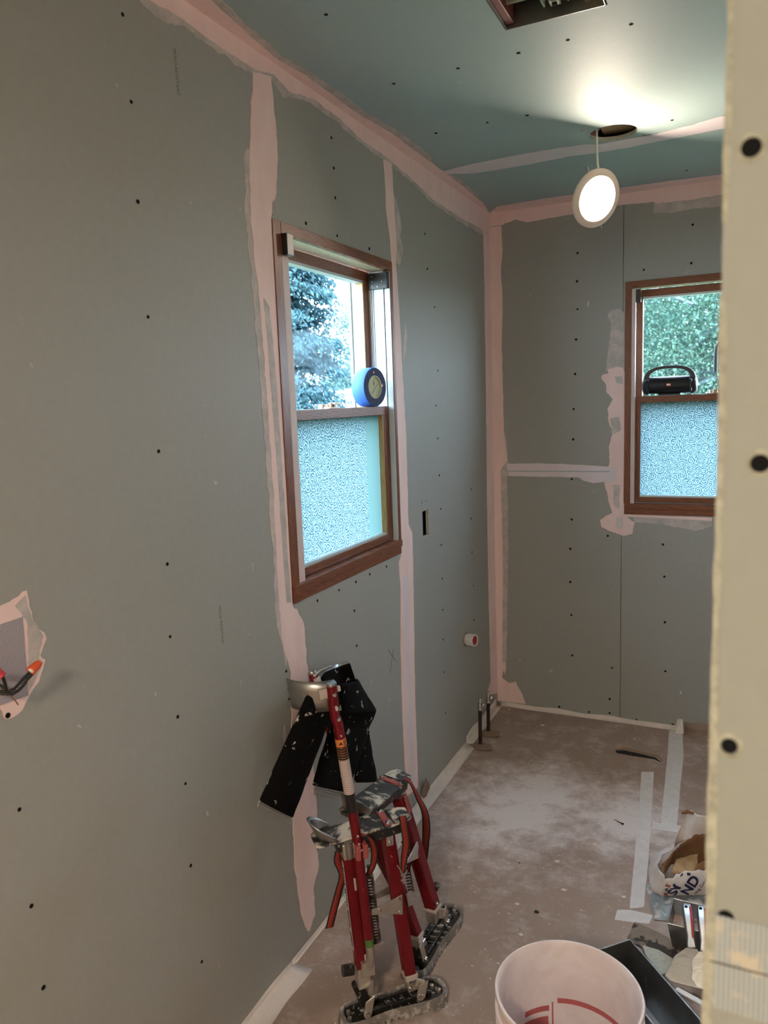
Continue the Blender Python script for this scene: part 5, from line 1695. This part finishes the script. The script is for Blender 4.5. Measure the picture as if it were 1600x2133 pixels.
# tape along the foot of the left wall, folded up onto it
tl = [(0.0, 3.60), (0.05, 3.58), (.048, 3.22), (.052, 2.9), (.045, 2.6), (.05, 2.2), (0.0, 2.2)]
for i, (ya, yb, wf, wh, lb_) in enumerate(((3.60, 3.12, .030, .040, 'masking tape along the wall foot by the supply pipes'), (3.13, 1.93, .050, .016, 'long masking tape along the foot of the left wall'), (1.935, 1.62, .008, .016, 'narrow masking tape at the wall foot behind the stilts'), (1.63, 1.20, .062, .020, 'wide masking tape at the wall foot beside the nearest stilt'))):
    mb = MB()
    k = 16
    for j in range(k + 1):
        y = ya + (yb - ya) * j / k
        w = wf * (1 + .12 * noise.noise(Vector((0, y * 9, i))))
        hh = wh * (1 + .3 * noise.noise(Vector((3, y * 7, i))))
        mb.v += [(.0012, y, hh), (.0016, y, .004), (.004, y, .0016), (w, y, .0015)]
    for j in range(k):
        for q in range(3):
            mb.f.append((4 * j + q, 4 * j + q + 1, 4 * j + 5 + q, 4 * j + 4 + q))
    o = mb.build('masking_tape', 'masking_tape', smooth=30, solid=.0006)
    tag(o, lb_, 'tape', 'masking tape strips on the floor')
# tape along the foot of the end wall
mb = MB()
for j in range(21):
    x = .02 + .87 * j / 20
    hh = .018 * (1 + .4 * noise.noise(Vector((x * 8, 2, 5))))
    mb.v += [(x, FAR - .0016, hh), (x, FAR - .002, .004), (x, FAR - .004, .0016), (x, FAR - .022 * (1 + .3 * noise.noise(Vector((x * 7, 9, 1)))), .0015)]
for j in range(20):
    for q in range(3):
        mb.f.append((4 * j + q, 4 * j + q + 1, 4 * j + 5 + q, 4 * j + 4 + q))
tag(mb.build('masking_tape', 'masking_tape', smooth=30, solid=.0006), 'masking tape along the foot of the end wall', 'tape', 'masking tape strips on the floor')
MB_ = MB().add([(.868, FAR - .06, .002), (.905, FAR - .05, .003), (.895, FAR - .004, .055), (.872, FAR - .003, .05)], [(0, 1, 2, 3)])
tag(MB_.build('masking_tape', 'masking_tape', solid=.0008), 'loose end of tape turned up against the end wall', 'tape', 'masking tape strips on the floor')
# second length of paper to the right, turned up on the end wall
mb = MB()
for j in range(13):
    x = .905 + .9 * j / 12
    hh = .045 + .01 * noise.noise(Vector((x * 5, 0, 0)))
    mb.v += [(x, FAR - .002, hh), (x, FAR - .006, .008), (x, FAR - .03, .002), (x, FAR - .075, .0012)]
for j in range(12):
    for q in range(3):
        mb.f.append((4 * j + q, 4 * j + q + 1, 4 * j + 5 + q, 4 * j + 4 + q))
tag(mb.build('paper_sheet', 'kraft_paper', smooth=40, solid=.0006), 'brown floor paper turned up against the end wall at right', 'paper')
# torn slit in the floor paper
sl = [(0.6398,3.2911),(0.6743,3.3092),(0.7673,3.2949),(0.8079,3.2862),(0.8369,3.2497),(0.8247,3.2545),(0.8036,3.2701),(0.7204,3.2674),(0.6465,3.2736)]
t = thing('torn_paper_strip', (sl[0][0], sl[0][1], 0), 'dark torn slit with a curled paper edge in the floor paper', 'paper')
slab('slit', sl, on_floor, .0012, 'dark_void', t, .002, .01, 2)
cu = [(0.6393,3.2809),(0.6737,3.314),(0.7668,3.2996),(0.8136,3.2883),(0.841,3.2466)]
mb = MB()
for k, (x, y) in enumerate(cu):
    mb.v += [(x, y + .008, .0015), (x, y + .013, .007), (x, y + .022, .0015)]
mb.f += [(3 * k + q, 3 * k + q + 1, 3 * k + 4 + q, 3 * k + 3 + q) for k in range(len(cu) - 1) for q in range(2)]
mb.build('curled_edge', 'kraft_paper', t, smooth=60, solid=.001)

# ================================================================== DEBRIS
chips = [(645, 1142), (1130, 1511), (1285, 1511), (1322, 1540), (1145, 1607), (1302, 1682), (1240, 1760), (1229, 1795), (1085, 1948), (1300, 1870), (1012, 1695), (957, 1807), (1078, 1884), (1175, 1855), (1355, 1690), (1366, 1682), (1060, 1478), (1270, 1503)]
spots = [(0.2771,3.4423),(0.6064,3.5647),(0.7032,3.4393),(0.4137,3.0001),(0.7444,2.8206),(0.6831,2.5288),(0.6838,2.4227),(0.5622,1.9849),(0.8156,2.2723),(0.2648,2.584),(0.2849,2.2272),(0.5164,2.1154),(0.6354,2.2374),(0.8516,2.8627),(0.0739,3.5709),(0.6334,2.7659),(0.5806,2.3813),(0.1791,2.942)]


def chip_mesh(mb, x, y, s, r, h=.35):
    n = r.randint(4, 6)
    a0 = r.random() * 6
    pts = []
    for k in range(n):
        q = s * (.5 + .6 * r.random())
        pts.append((x + math.cos(a0 + k * 2 * PI / n) * q, y + math.sin(a0 + k * 2 * PI / n) * q * .8, .0006))
    mb.prism(pts, (0, 0, s * h))


rr_ = random.Random(5)
where = ['in front of the end wall tape, left of the middle', 'close to the end wall tape, right of the middle', 'left of the loose tape end by the end wall', 'in the dusty patch behind the middle of the floor', 'just right of the long tape, level with its far end', 'left of the long tape, level with the torn bag opening', 'left of the long tape, level with the bag lettering', 'just left of the bucket rim', 'left of the short near tape', 'right of the rear stilt foot plate', 'beside the rear stilt toe', 'between the stilts and the long tape', 'left of the near end of the long tape', 'between the two long tapes', 'by the corner behind the supply pipes', 'next to the loose screw', 'in the middle of the open floor', 'in the dusty patch near the left wall']
for i, (x, y) in enumerate(spots):
    mb = MB()
    chip_mesh(mb, x, y, .006 + .006 * rr_.random(), rr_, .2)
    tag(mb.build('compound_chip', 'debris'), 'pale compound crumb ' + where[i], 'debris', 'larger compound crumbs on the floor')
mb = MB()
for i in range(420):
    x, y = rr_.uniform(.12, 1.05), rr_.uniform(1.35, 3.58)
    chip_mesh(mb, x, y, .0012 + .0035 * rr_.random() ** 2.5, rr_, .4)
tag(mb.build('dust_crumbs', 'debris'), 'fine white crumbs of compound scattered over the floor paper', 'debris', None, 'stuff')
for (px_, s, lb_) in (((0.5794,2.0998), .010, 'black scrap on the floor paper right of the stilts'), ((0.4655,2.3262), .004, 'tiny black speck on the floor paper near the stilts')):
    mb = MB()
    chip_mesh(mb, px_[0], px_[1], s, rr_, .4)
    tag(mb.build('dark_scrap', 'debris_dark'), lb_, 'debris')
na, nb_ = (0.719,2.7163), (0.7529,2.6949)
nl = thing('loose_screw', (na[0], na[1], 0), 'dark loose drywall screw lying on the floor paper', 'screw')
MB().tube([(na[0], na[1], .003), (nb_[0], nb_[1], .004)], [.0008, .0022], 8).build('shank', 'screw_dark', nl, smooth=40)
MB().lathe([(0, .002), (.0042, .002), (.0022, -.003)], (nb_[0], nb_[1], .004), (nb_[0] - na[0], nb_[1] - na[1], 0), 10).build('head', 'screw_dark', nl)

# ================================================================== BUCKET
BC = Vector((0.825, 1.387, 0))
bk = thing('bucket', (BC.x, BC.y, 0), 'white plastic compound bucket with red and green print, cut by the lower border', 'bucket')
MB().lathe([(.0, .006), (.126, .006), (.1285, .012), (.1425, .362), (.1465, .364), (.148, .370), (.1465, .376), (.1425, .377), (.1395, .372), (.1385, .360), (.1245, .010), (.0, .009)], BC, (0, 0, 1), 72).build('bucket_shell', 'bucket_plastic', bk, smooth=50)
for z, r in ((.330, .1435), (.305, .1425)):
    MB().lathe([(r - .003, z + .004), (r + .004, z + .003), (r + .004, z - .003), (r - .003, z - .004)], BC, (0, 0, 1), 64).build('outer_rib', 'bucket_plastic', bk, smooth=40)


def inner_r(z):
    return .1245 + (.1385 - .1245) * (z - .010) / .350 - .0006


def arc_band(name, a0, a1, z0, z1, mat, dz=0.0):
    def fn(i, j):
        a = math.radians(a0 + (a1 - a0) * i)
        z = z0 + (z1 - z0) * j + dz * i
        r = inner_r(z)
        return (BC.x + math.cos(a) * r, BC.y + math.sin(a) * r, z)
    return MB().grid(fn, 24, 2).build(name, mat, bk, smooth=60)


arc_band('printed_stripe', 35, 112, .232, .244, 'ink_pink')
arc_band('printed_stripe', 120, 146, .215, .228, 'ink_pink')
arc_band('printed_panel', 121, 150, .120, .203, 'ink_pink')
arc_band('printed_panel', 116, 117.5, .12, .235, 'ink_pink')


def curved_text(body, size, a_start, z, mat, mirror):
    vs_, fs = text_mesh(body, size, size * .01)
    out_ = []
    for v_ in vs_:
        a = math.radians(a_start) + (1 if mirror else -1) * v_.x / .13
        r = inner_r(z + v_.y) - .0004
        out_.append((BC.x + math.cos(a) * r, BC.y + math.sin(a) * r, z + v_.y))
    link_mesh('printed_wording', out_, fs, mat, bk, recalc=False)


# the print on the outside shows through the wall, so it reads backwards from within
curved_text('ALL PURPOSE', .046, -8, .150, 'ink_green', True)

# ================================================================== TOOLS AND BAG BEHIND THE BUCKET
def trough(name, label, p0, p1, p2, H_, inset, group, fill=None, z=0.0015):
    """open-topped steel mud pan: rim corners p0-p1 (end), p1-p2 (long side)"""
    p0, p1, p2 = [Vector((*p, 0)) for p in (p0, p1, p2)]
    p3 = p0 + (p2 - p1)
    c = (p0 + p2) / 2
    t = thing(name, (c.x, c.y, z), label, 'mud pan', group)
    u, w = (p2 - p1).normalized(), (p1 - p0).normalized()
    L, W = (p2 - p1).length, (p1 - p0).length
    Zt = Vector((0, 0, z + H_))
    Zb = Vector((0, 0, z))
    top = [c - u * L / 2 - w * W / 2, c - u * L / 2 + w * W / 2, c + u * L / 2 + w * W / 2, c + u * L / 2 - w * W / 2]
    bot = [c - u * (L / 2 - inset) - w * W * .28, c - u * (L / 2 - inset) + w * W * .28, c + u * (L / 2 - inset) + w * W * .28, c + u * (L / 2 - inset) - w * W * .28]
    for i, nm in enumerate(('end_wall', 'side_wall', 'end_wall', 'side_wall')):
        j = (i + 1) % 4
        MB().add([top[i] + Zt, top[j] + Zt, bot[j] + Zb, bot[i] + Zb], [(0, 1, 2, 3)]).build(nm, 'steel', t, solid=.0012)
        MB().tube([top[i] + Zt, top[j] + Zt], .0022, 8).build('rim', 'steel', t, smooth=60)
    MB().add([b + Zb for b in bot], [(0, 1, 2, 3)]).build('base', 'steel', t, solid=.0012)
    if fill:
        f = .55
        MB().add([(b.lerp(a, f) + Zb.lerp(Zt, f)) for a, b in zip(top, bot)], [(0, 1, 2, 3)]).build('joint_compound', fill, t, solid=.004)
    return t


trough('mud_pan', 'long empty stainless steel mud pan between bucket and partition', (0.7964,1.8674), (0.8742,1.9467), (1.1044,1.6814), .103, .012, 'steel mud pans on the floor')
q0_, q1_ = Vector((0.960, 2.075)), Vector((0.966, 2.185))
trough('mud_pan', 'steel mud pan holding pinkish compound with knives leaning on it', (0.960, 2.068), (0.966, 2.186), (1.27, 2.186), .092, .012, 'steel mud pans on the floor', 'mud_pink')


def putty_knife(label, handle_top, ferrule, blade_l, blade_r, k):
    ht, fe = Vector(handle_top), Vector(ferrule)
    bl, brr = Vector(blade_l), Vector(blade_r)
    t = thing('putty_knife', tuple(bl.lerp(brr, .5)), label, 'putty knife', 'putty knives on the mud pan')
    d = (fe - ht).normalized()
    w = (brr - bl).normalized()
    n = d.cross(w).normalized()
    if n.z < 0:
        n = -n
    w = (w - d * w.dot(d)).normalized()

    def sect(s, hw, off, th):
        p = ht + d * s
        return [p - w * hw + n * (off - th), p + w * hw + n * (off - th), p + w * hw * .8 + n * (off + th), p - w * hw * .8 + n * (off + th)]
    L = (fe - ht).length
    mb = MB()
    secs = [(0, .012, 0, .006), (.015, .016, .002, .008), (L * .45, .0145, .006, .0085), (L * .8, .011, .0, .008), (L, .014, 0, .005)]
    for s in secs:
        mb.v += [tuple(p) for p in sect(*s)]
    for i in range(len(secs) - 1):
        for q in range(4):
            q2 = (q + 1) % 4
            mb.f.append((4 * i + q, 4 * i + q2, 4 * i + 4 + q2, 4 * i + 4 + q))
    mb.f += [(0, 1, 2, 3), tuple(range(4 * len(secs) - 4, 4 * len(secs)))]
    h = mb.build('handle', 'steel', t, smooth=35, bevel=.003)
    ins = MB()
    for s, hw, off, th in secs[1:4]:
        p = ht + d * s
        ins.v += [tuple(p + w * (hw * .25) + n * (off + th + .0006)), tuple(p + w * (hw * .72) + n * (off + th + .0004))]
    ins.f += [(0, 1, 3, 2), (2, 3, 5, 4)]
    ins.build('grip_insert', 'ink_red', h, solid=.0014)
    MB().lathe([(.0, .0005), (.0045, .0005), (.0045, -.003), (0, -.003)], ht + d * .018 + n * .0102 - w * .004, n, 14).build('hanging_hole', 'screw_dark', h)
    cen = bl.lerp(brr, .5)
    poly = [fe - w * .014, fe + w * .014, fe.lerp(brr, .30) + w * .022, brr.lerp(fe, .45) + w * .012, brr, bl, bl.lerp(fe, .45) - w * .012, fe.lerp(bl, .30) - w * .022]
    MB().prism(poly, n * .0016).build('blade', 'steel', t, smooth=40, bevel=.0004)
    return t


putty_knife('steel putty knife with a red grip stripe, blade facing the camera', (1.0066,2.1223,0.128), (1.0278,1.9825,0.098), (0.9621,1.9191,0.035), (1.0568,1.9193,0.035), 0)
putty_knife('second steel putty knife half hidden by the partition', (1.0454,2.1232,0.132), (1.0599,1.9749,0.102), (1.0312,1.9237,0.037), (1.1,1.9124,0.037), 1)

stick = MB().beam((0.9971,1.8762,0.052), (1.0743,1.8378,0.06), .004, .016, (0, 0, 1)).build('stir_stick', 'pvc_white', bevel=.001)
tag(stick, 'flat white stir stick lying in front of the putty knives', 'stick')

cbd = thing('cardboard_flap', (.90, 2.12, 0), 'stained brown paper flap lying behind the long mud pan', 'paper')
pts = [(0.8576,2.1453,0.004), (0.8609,2.1619,0.006), (0.9258,2.1352,0.012), (0.9584,2.1233,0.01), (0.988,2.0743,0.006), (0.9728,2.0432,0.005), (0.9102,2.0591,0.004), (0.8489,2.0772,0.003)]
MB().add(pts, [tuple(range(8))]).build('flap', 'cardboard_stained', cbd, solid=.0015)
scr = MB().prism([(0.8941,2.0622,0.012), (0.9383,2.0598,0.012), (0.9779,2.0398,0.012), (0.9936,1.9958,0.012), (0.9523,1.9635,0.012), (0.9076,2.0227,0.012)], (0, 0, -.010)).build('board_scrap', 'gypsum', bevel=.001)
tag(scr, 'pale drywall scrap on the floor under the putty knife blade', 'scrap')

# crumpled grey-blue plastic under the bag
def plastic(i, j):
    a = Vector((0.8689,2.3739,0.002)).lerp(Vector((1.0449,2.4399,0.002)), i)
    b = Vector((0.9117,2.1978,0.002)).lerp(Vector((1.0599,2.2381,0.002)), i)
    p = a.lerp(b, j)
    h = .010 + .010 * noise.noise(Vector((p.x * 30, p.y * 30, 1))) + .006 * noise.noise(Vector((p.x * 80, p.y * 80, 4)))
    e = min(i, 1 - i, j, 1 - j)
    return (p.x + .012 * noise.noise(Vector((p.y * 25, 0, 3))), p.y, max(.0015, h * min(1, e * 8)) + .001)


pl = MB().grid(plastic, 26, 18).build('plastic_sheet', 'plastic_sheet', smooth=30)
tag(pl, 'crumpled grey-blue plastic smeared with compound in front of the bag', 'plastic')

# torn bag of setting compound
bag = thing('compound_bag', (1.03, 2.40, 0), 'torn open paper bag of joint compound with dark blue lettering', 'bag')


def crinkle(p, amp, s=22.0):
    p = Vector(p)
    return p + Vector((noise.noise(p * s), noise.noise(p * s + Vector((7, 1, 3))), noise.noise(p * s + Vector((2, 9, 5))))) * amp


FB0, FB1 = Vector((0.9286,2.31,0.012)), Vector((1.0888,2.3702,0.012))
FT0, FT1 = Vector((0.9282,2.3027,0.088)), Vector((1.0864,2.3808,0.105))


def front(i, j):
    b = FB0.lerp(FB1, i)
    t_ = FT0.lerp(FT1, i) + Vector((0, 0, .010 * noise.noise(Vector((i * 9, 0, 2))) + (-.014 if .02 < i < .22 else 0)))
    p = b.lerp(t_, j)
    return crinkle(p, .004) + Vector((0, -.010 * math.sin(PI * j), 0))


MB().grid(front, 26, 10).build('front_panel', 'bag_white', bag, smooth=50, solid=.0012)
# left side of the bag: pale crumpled paper spilling over
LS = [[(0.9286,2.31,0.012), (0.9314,2.2988,0.088)], [(0.8996,2.3175,0.006), (0.9187,2.3137,0.095)], [(0.8701,2.4036,0.004), (0.9013,2.3471,0.09)], [(0.8689,2.4985,0.015), (0.9148,2.3855,0.1)], [(0.8952,2.5082,0.04), (0.9476,2.4042,0.12)], [(0.9392,2.481,0.08), (0.9561,2.4016,0.14)]]


def leftside(i, j):
    f = i * (len(LS) - 1)
    k = min(int(f), len(LS) - 2)
    a = Vector(LS[k][0]).lerp(Vector(LS[k + 1][0]), f - k)
    b = Vector(LS[k][1]).lerp(Vector(LS[k + 1][1]), f - k)
    return crinkle(a.lerp(b, j), .007, 26)


MB().grid(leftside, 28, 10).build('side_panel', 'bag_white', bag, smooth=40, solid=.0012)
# back wall with brown inner face, torn rim
BB = [[(0.9297,2.319,0.075), (0.9179,2.3538,0.09)], [(0.9409,2.4291,0.05), (0.9567,2.3963,0.13)], [(0.9854,2.466,0.03), (0.9762,2.398,0.15)], [(1.0217,2.4667,0.03), (1.0108,2.4316,0.165)], [(1.0716,2.4731,0.03), (1.069,2.4518,0.17)]]


def back(i, j):
    f = i * (len(BB) - 1)
    k = min(int(f), len(BB) - 2)
    a = Vector(BB[k][0]).lerp(Vector(BB[k + 1][0]), f - k)
    b = Vector(BB[k][1]).lerp(Vector(BB[k + 1][1]), f - k)
    b = b + Vector((0, 0, .008 * noise.noise(Vector((i * 14, 3, 1)))))
    return crinkle(a.lerp(b, j), .006, 24)


MB().grid(back, 26, 10).build('inner_paper', 'bag_brown', bag, smooth=40, solid=.0016)
MB().grid(lambda i, j: crinkle(Vector((0.9478,2.3396,0.07)).lerp(Vector((1.0179,2.3894,0.06)), i).lerp(Vector((0.9572,2.3998,0.085)).lerp(Vector((1.0216,2.4424,0.095)), i), j), .005, 40) + Vector((0, 0, .004)), 14, 10).build('powder', 'powder', bag, smooth=50, solid=.004)
MB().grid(lambda i, j: crinkle(Vector((1.0063,2.3391,0.085)).lerp(Vector((1.0859,2.4049,0.1)), i).lerp(Vector((1.0181,2.3693,0.105)).lerp(Vector((1.0849,2.4255,0.12)), i), j), .005, 30), 10, 6).build('inner_paper', 'bag_brown', bag, smooth=50, solid=.0014)
# tall rear flap
RF = [[(0.9397,2.4352,0.1), (0.9825,2.4838,0.21)], [(0.9698,2.4591,0.11), (0.9962,2.4674,0.225)], [(1.0097,2.4577,0.15), (1.0134,2.4679,0.225)], [(1.0828,2.4691,0.16), (1.0813,2.47,0.225)]]


def rear(i, j):
    f = i * (len(RF) - 1)
    k = min(int(f), len(RF) - 2)
    a = Vector(RF[k][0]).lerp(Vector(RF[k + 1][0]), f - k)
    b = Vector(RF[k][1]).lerp(Vector(RF[k + 1][1]), f - k)
    return crinkle(a.lerp(b, j), .006, 20) + Vector((0, .012 * math.sin(i * 7), 0))


MB().grid(rear, 20, 12).build('rear_flap', 'bag_white', bag, smooth=40, solid=.0014)
MB().tube([(0.9671,2.4752,0.208), (0.984,2.4813,0.215), (1.0051,2.464,0.222)], [.004, .007, .004], 8).build('rolled_edge', 'bag_brown', bag, smooth=60)
# lettering on the front panel
fo_ = front(.02, .06)
ru = (Vector(front(.5, .5)) - Vector(front(.1, .5))).normalized()
uu = (Vector(front(.3, .9)) - Vector(front(.3, .1))).normalized()
nn2 = ru.cross(uu).normalized()
if nn2.y > 0:
    nn2 = -nn2
R2 = (ru * math.cos(math.radians(58)) + uu * math.sin(math.radians(58)))
U2 = (uu * math.cos(math.radians(58)) - ru * math.sin(math.radians(58)))


def on_front(name, body, size, fx, fy, mat, bold=0.0, stretch=1.0):
    """letters pressed onto the crinkled front panel"""
    vs_, fs = text_mesh(body, size, bold)
    W_, H2 = (Vector(front(1, .5)) - Vector(front(0, .5))).length, (Vector(front(.5, 1)) - Vector(front(.5, 0))).length
    ca, sa = math.cos(math.radians(58)), math.sin(math.radians(58))
    out_ = []
    for v_ in vs_:
        a = v_.x * stretch * ca - v_.y * sa
        b = v_.x * stretch * sa + v_.y * ca
        i, j = fx + a / W_, fy + b / H2
        out_.append(Vector(front(min(1, max(0, i)), min(1, max(0, j)))) + nn2 * .0022)
    link_mesh(name, out_, fs, mat, bag, recalc=False)


on_front('brand_wording', 'SY', .043, .20, .10, 'ink_navy', .0016)
on_front('brand_wording', 'ND', .043, .44, .06, 'ink_navy', .0016)
on_front('small_wording', 'ning Compou', .014, .58, .10, 'ink_navy', .0002)
on_front('small_wording', 'E', .022, .105, .60, 'ink_red', .001)


def patch(name, i0, i1, j0, j1, mat):
    MB().grid(lambda a, b: Vector(front(i0 + (i1 - i0) * a, j0 + (j1 - j0) * b)) + nn2 * .0018, 6, 4).build(name, mat, bag)


patch('printed_block', .02, .075, .10, .28, 'ink_red')
patch('printed_block', .03, .085, .40, .58, 'fan_inner')
patch('printed_block', .42, .48, .86, .96, 'ink_navy')
patch('printed_block', .30, .35, .90, .98, 'ink_navy')


# ================================================================== OUTSIDE
ground = MB().box((-60, -10, -0.75), (40, 80, -0.6)).build('ground', 'grass')
tag(ground, 'lawn outside the house', None, None, 'structure')


def blades(n, fn, seed):
    """n small leaf quads; fn(r) -> centre, long axis, cross axis"""
    r = random.Random(seed)
    vs_, fs = [], []
    for i in range(n):
        c, a, b = fn(r)
        k = len(vs_)
        vs_ += [c - a, c + b, c + a, c - b]
        fs.append((k, k + 1, k + 2, k + 3))
    return vs_, fs


def rvec(r):
    return Vector((r.gauss(0, 1), r.gauss(0, 1), r.gauss(0, 1))).normalized()


def conifer(loc, h, rad, n, label, seed, lean=0):
    t = thing('conifer_tree', loc, label, 'tree', 'trees outside the windows')
    L_ = Vector(loc)
    MB().tube([L_, L_ + Vector((0, 0, h * .5)), L_ + Vector((lean, 0, h))], [.16, .10, .02], 10).build('trunk', 'bark', t, smooth=60)
    r = random.Random(seed)
    brs = []
    for i in range(190):
        z = h * (.06 + .92 * r.random() ** 1.1)
        a = r.random() * 2 * PI
        ln = rad * (1 - z / h) ** .75 * (.65 + .5 * r.random()) + .15
        brs.append((z, a, ln))
    bm_ = MB()
    for z, a, ln in brs[:90]:
        p = L_ + Vector((0, 0, z))
        d = Vector((math.cos(a), math.sin(a), 0))
        bm_.tube([p, p + d * ln * .5 + Vector((0, 0, .02)), p + d * ln + Vector((0, 0, -.22 * ln))], [.016, .011, .004], 5, False)
    bm_.build('branches', 'bark', t)

    def fn(r):
        z, a, ln = brs[r.randrange(len(brs))]
        u = r.random() ** .7
        d = Vector((math.cos(a), math.sin(a), 0))
        s = Vector((-d.y, d.x, 0))
        c = L_ + Vector((0, 0, z - .22 * ln * u * u - abs(r.gauss(0, .09)))) + d * ln * u + s * r.gauss(0, .12 + .08 * u)
        ax = (d * .5 + s * r.gauss(0, .6) + Vector((0, 0, -.7 + r.gauss(0, .3)))).normalized()
        b = ax.cross(rvec(r)).normalized()
        q = .018 + .022 * r.random()
        return c, ax * q, b * q * .42
    v_, f_ = blades(n, fn, seed + 1)
    o = link_mesh('foliage', v_, f_, 'needles', t, recalc=False)
    o['kind'] = 'stuff'
    return t


def broadleaf(loc, h, crown, n, size, mat, label, seed, limbs, trunk_r=.16, name='leafy_tree'):
    t = thing(name, loc, label, 'tree', 'trees outside the windows')
    L_ = Vector(loc)
    cc = L_ + Vector(crown[0])
    rx, ry, rz = crown[1]
    MB().tube([L_, L_ + Vector((.03, 0, h * .3)), cc + Vector((0, 0, -rz * .2)), cc + Vector((0, 0, rz * .7))], [trunk_r, trunk_r * .8, trunk_r * .5, .02], 10).build('trunk', 'bark', t, smooth=60)
    lb = MB()
    for pts, r0 in limbs:
        lb.tube([Vector(p) for p in pts], [r0, r0 * .7, r0 * .3][:len(pts)], 7, False)
    if limbs:
        lb.build('branches', 'bark', t, smooth=60)
    r = random.Random(seed)
    cl = []
    for i in range(70):
        d = rvec(r)
        q = r.random() ** .4
        cl.append((cc + Vector((d.x * rx * q, d.y * ry * q, d.z * rz * q)), .22 + .3 * r.random()))

    def fn(r):
        c0, s0 = cl[r.randrange(len(cl))]
        c = c0 + Vector((r.gauss(0, s0), r.gauss(0, s0), r.gauss(0, s0 * .6)))
        ax = (rvec(r) + Vector((0, 0, -.5))).normalized()
        b = ax.cross((rvec(r) + Vector((0, 0, .9))).normalized()).normalized()
        q = size * (.6 + .7 * r.random())
        return c, ax * q, b * q * .6
    v_, f_ = blades(n, fn, seed + 1)
    o = link_mesh('foliage', v_, f_, mat, t, recalc=False)
    o['kind'] = 'stuff'
    return t


conifer((-4.15, 8.3, -.6), 6.2, 0.95, 110000, 'tall drooping conifer outside the left window', 11)
broadleaf((-9.2, 20.5, -.6), 6.0, ((0.0, 0, 3.6), (1.5, 1.5, 2.0)), 9000, .05, 'leaves_far', 'distant leafy tree right of the conifer through the left window', 21, [])
broadleaf((-7.6, 17.0, -.6), 3.6, ((0, 0, 2.4), (1.0, 1.0, .9)), 9000, .05, 'leaves_far', 'low leafy tree beyond the white van through the left window', 25, [], .1)
broadleaf((-0.03, 10.4, -.6), 5.2, ((0.85, .0, 2.9), (1.9, 1.6, 1.6)), 90000, .021, 'leaves', 'dense green leafy tree filling the end window', 31,
          [([(0.0, 10.3, 1.6), (.5, 9.8, 2.05), (1.7, 9.3, 3.0)], .06), ([(0.0, 10.3, 2.9), (.15, 9.4, 2.75), (.6, 9.0, 2.5)], .05), ([(0.0, 10.3, 1.4), (.5, 9.6, 1.6), (1.3, 9.3, 1.9)], .04)], .2)
broadleaf((-1.0, 19.5, -.6), 6.0, ((0, 0, 3.0), (1.8, 1.5, 2.4)), 26000, .05, 'needles', 'hazy bluish background tree left behind the dense green one', 41, [], .2)

# white camper van parked beyond the left window
van = thing('parked_van', (-6.0, 12.6, -.6), 'white camper van with a rounded roof parked outside the left window', 'van')
rz_ = Matrix.Rotation(math.radians(24), 3, 'Z')
vo = Vector((-5.6, 12.6, -.6))


def vb(a, b):
    return MB().box(vo + Vector(a), vo + Vector(b), rz_, vo)


vb((-1.6, -.95, .35), (2.2, .95, 2.05)).build('body', 'van_white', van, bevel=.12)
vb((-1.5, -.85, 2.05), (1.9, .85, 2.45)).build('roof_box', 'van_white', van, bevel=.16)
vb((-1.45, -.97, 1.95), (2.0, -.93, 2.12)).build('gutter', 'van_glass', van)
vb((-1.0, -.965, 1.15), (.0, -.94, 1.75)).build('side_window', 'van_glass', van, bevel=.03)
vb((.4, -.965, 1.15), (1.5, -.94, 1.75)).build('side_window', 'van_glass', van, bevel=.03)
for wx in (-1.0, 1.5):
    c = vo + rz_ @ Vector((wx, -.85, .36))
    MB().lathe([(.0, -.1), (.3, -.1), (.36, -.06), (.36, .06), (.3, .1), (0, .1)], c, rz_ @ Vector((0, 1, 0)), 24).build('wheel', 'tyre', van, smooth=40)

# white outbuilding seen low in the end window
shed = thing('white_shed', (-0.9, 13.5, -.6), 'white shed with a flat pale roof seen low through the end window', 'shed')
for i in range(10):
    MB().box((-3.2, 13.0, -.6 + i * .24), (-.25, 13.02, -.365 + i * .24)).build('siding_board', 'siding_white', shed)
MB().box((-3.2, 13.03, -.6), (-.26, 15.0, 1.85)).build('wall', 'siding_white', shed)
MB().prism([(-3.4, 12.8, 1.80), (.02, 12.8, 1.80), (.02, 12.8, 1.90), (-1.9, 12.8, 2.2), (-3.4, 12.8, 2.0)], (0, 2.4, 0)).build('roof', 'siding_white', shed)

# bent metal hook hanging outside the end window
hook = MB().tube([(0.9905, FAR + .30, 1.655), (0.9905, FAR + .30, 1.74), (0.993, FAR + .30, 1.772), (1.004, FAR + .30, 1.788), (1.03, FAR + .30, 1.794), (1.5, FAR + .30, 1.80)], .009, 10).build('hanging_hook', 'hook_metal', smooth=60)
tag(hook, 'dark bent metal rod hanging outside the end window', 'hook')
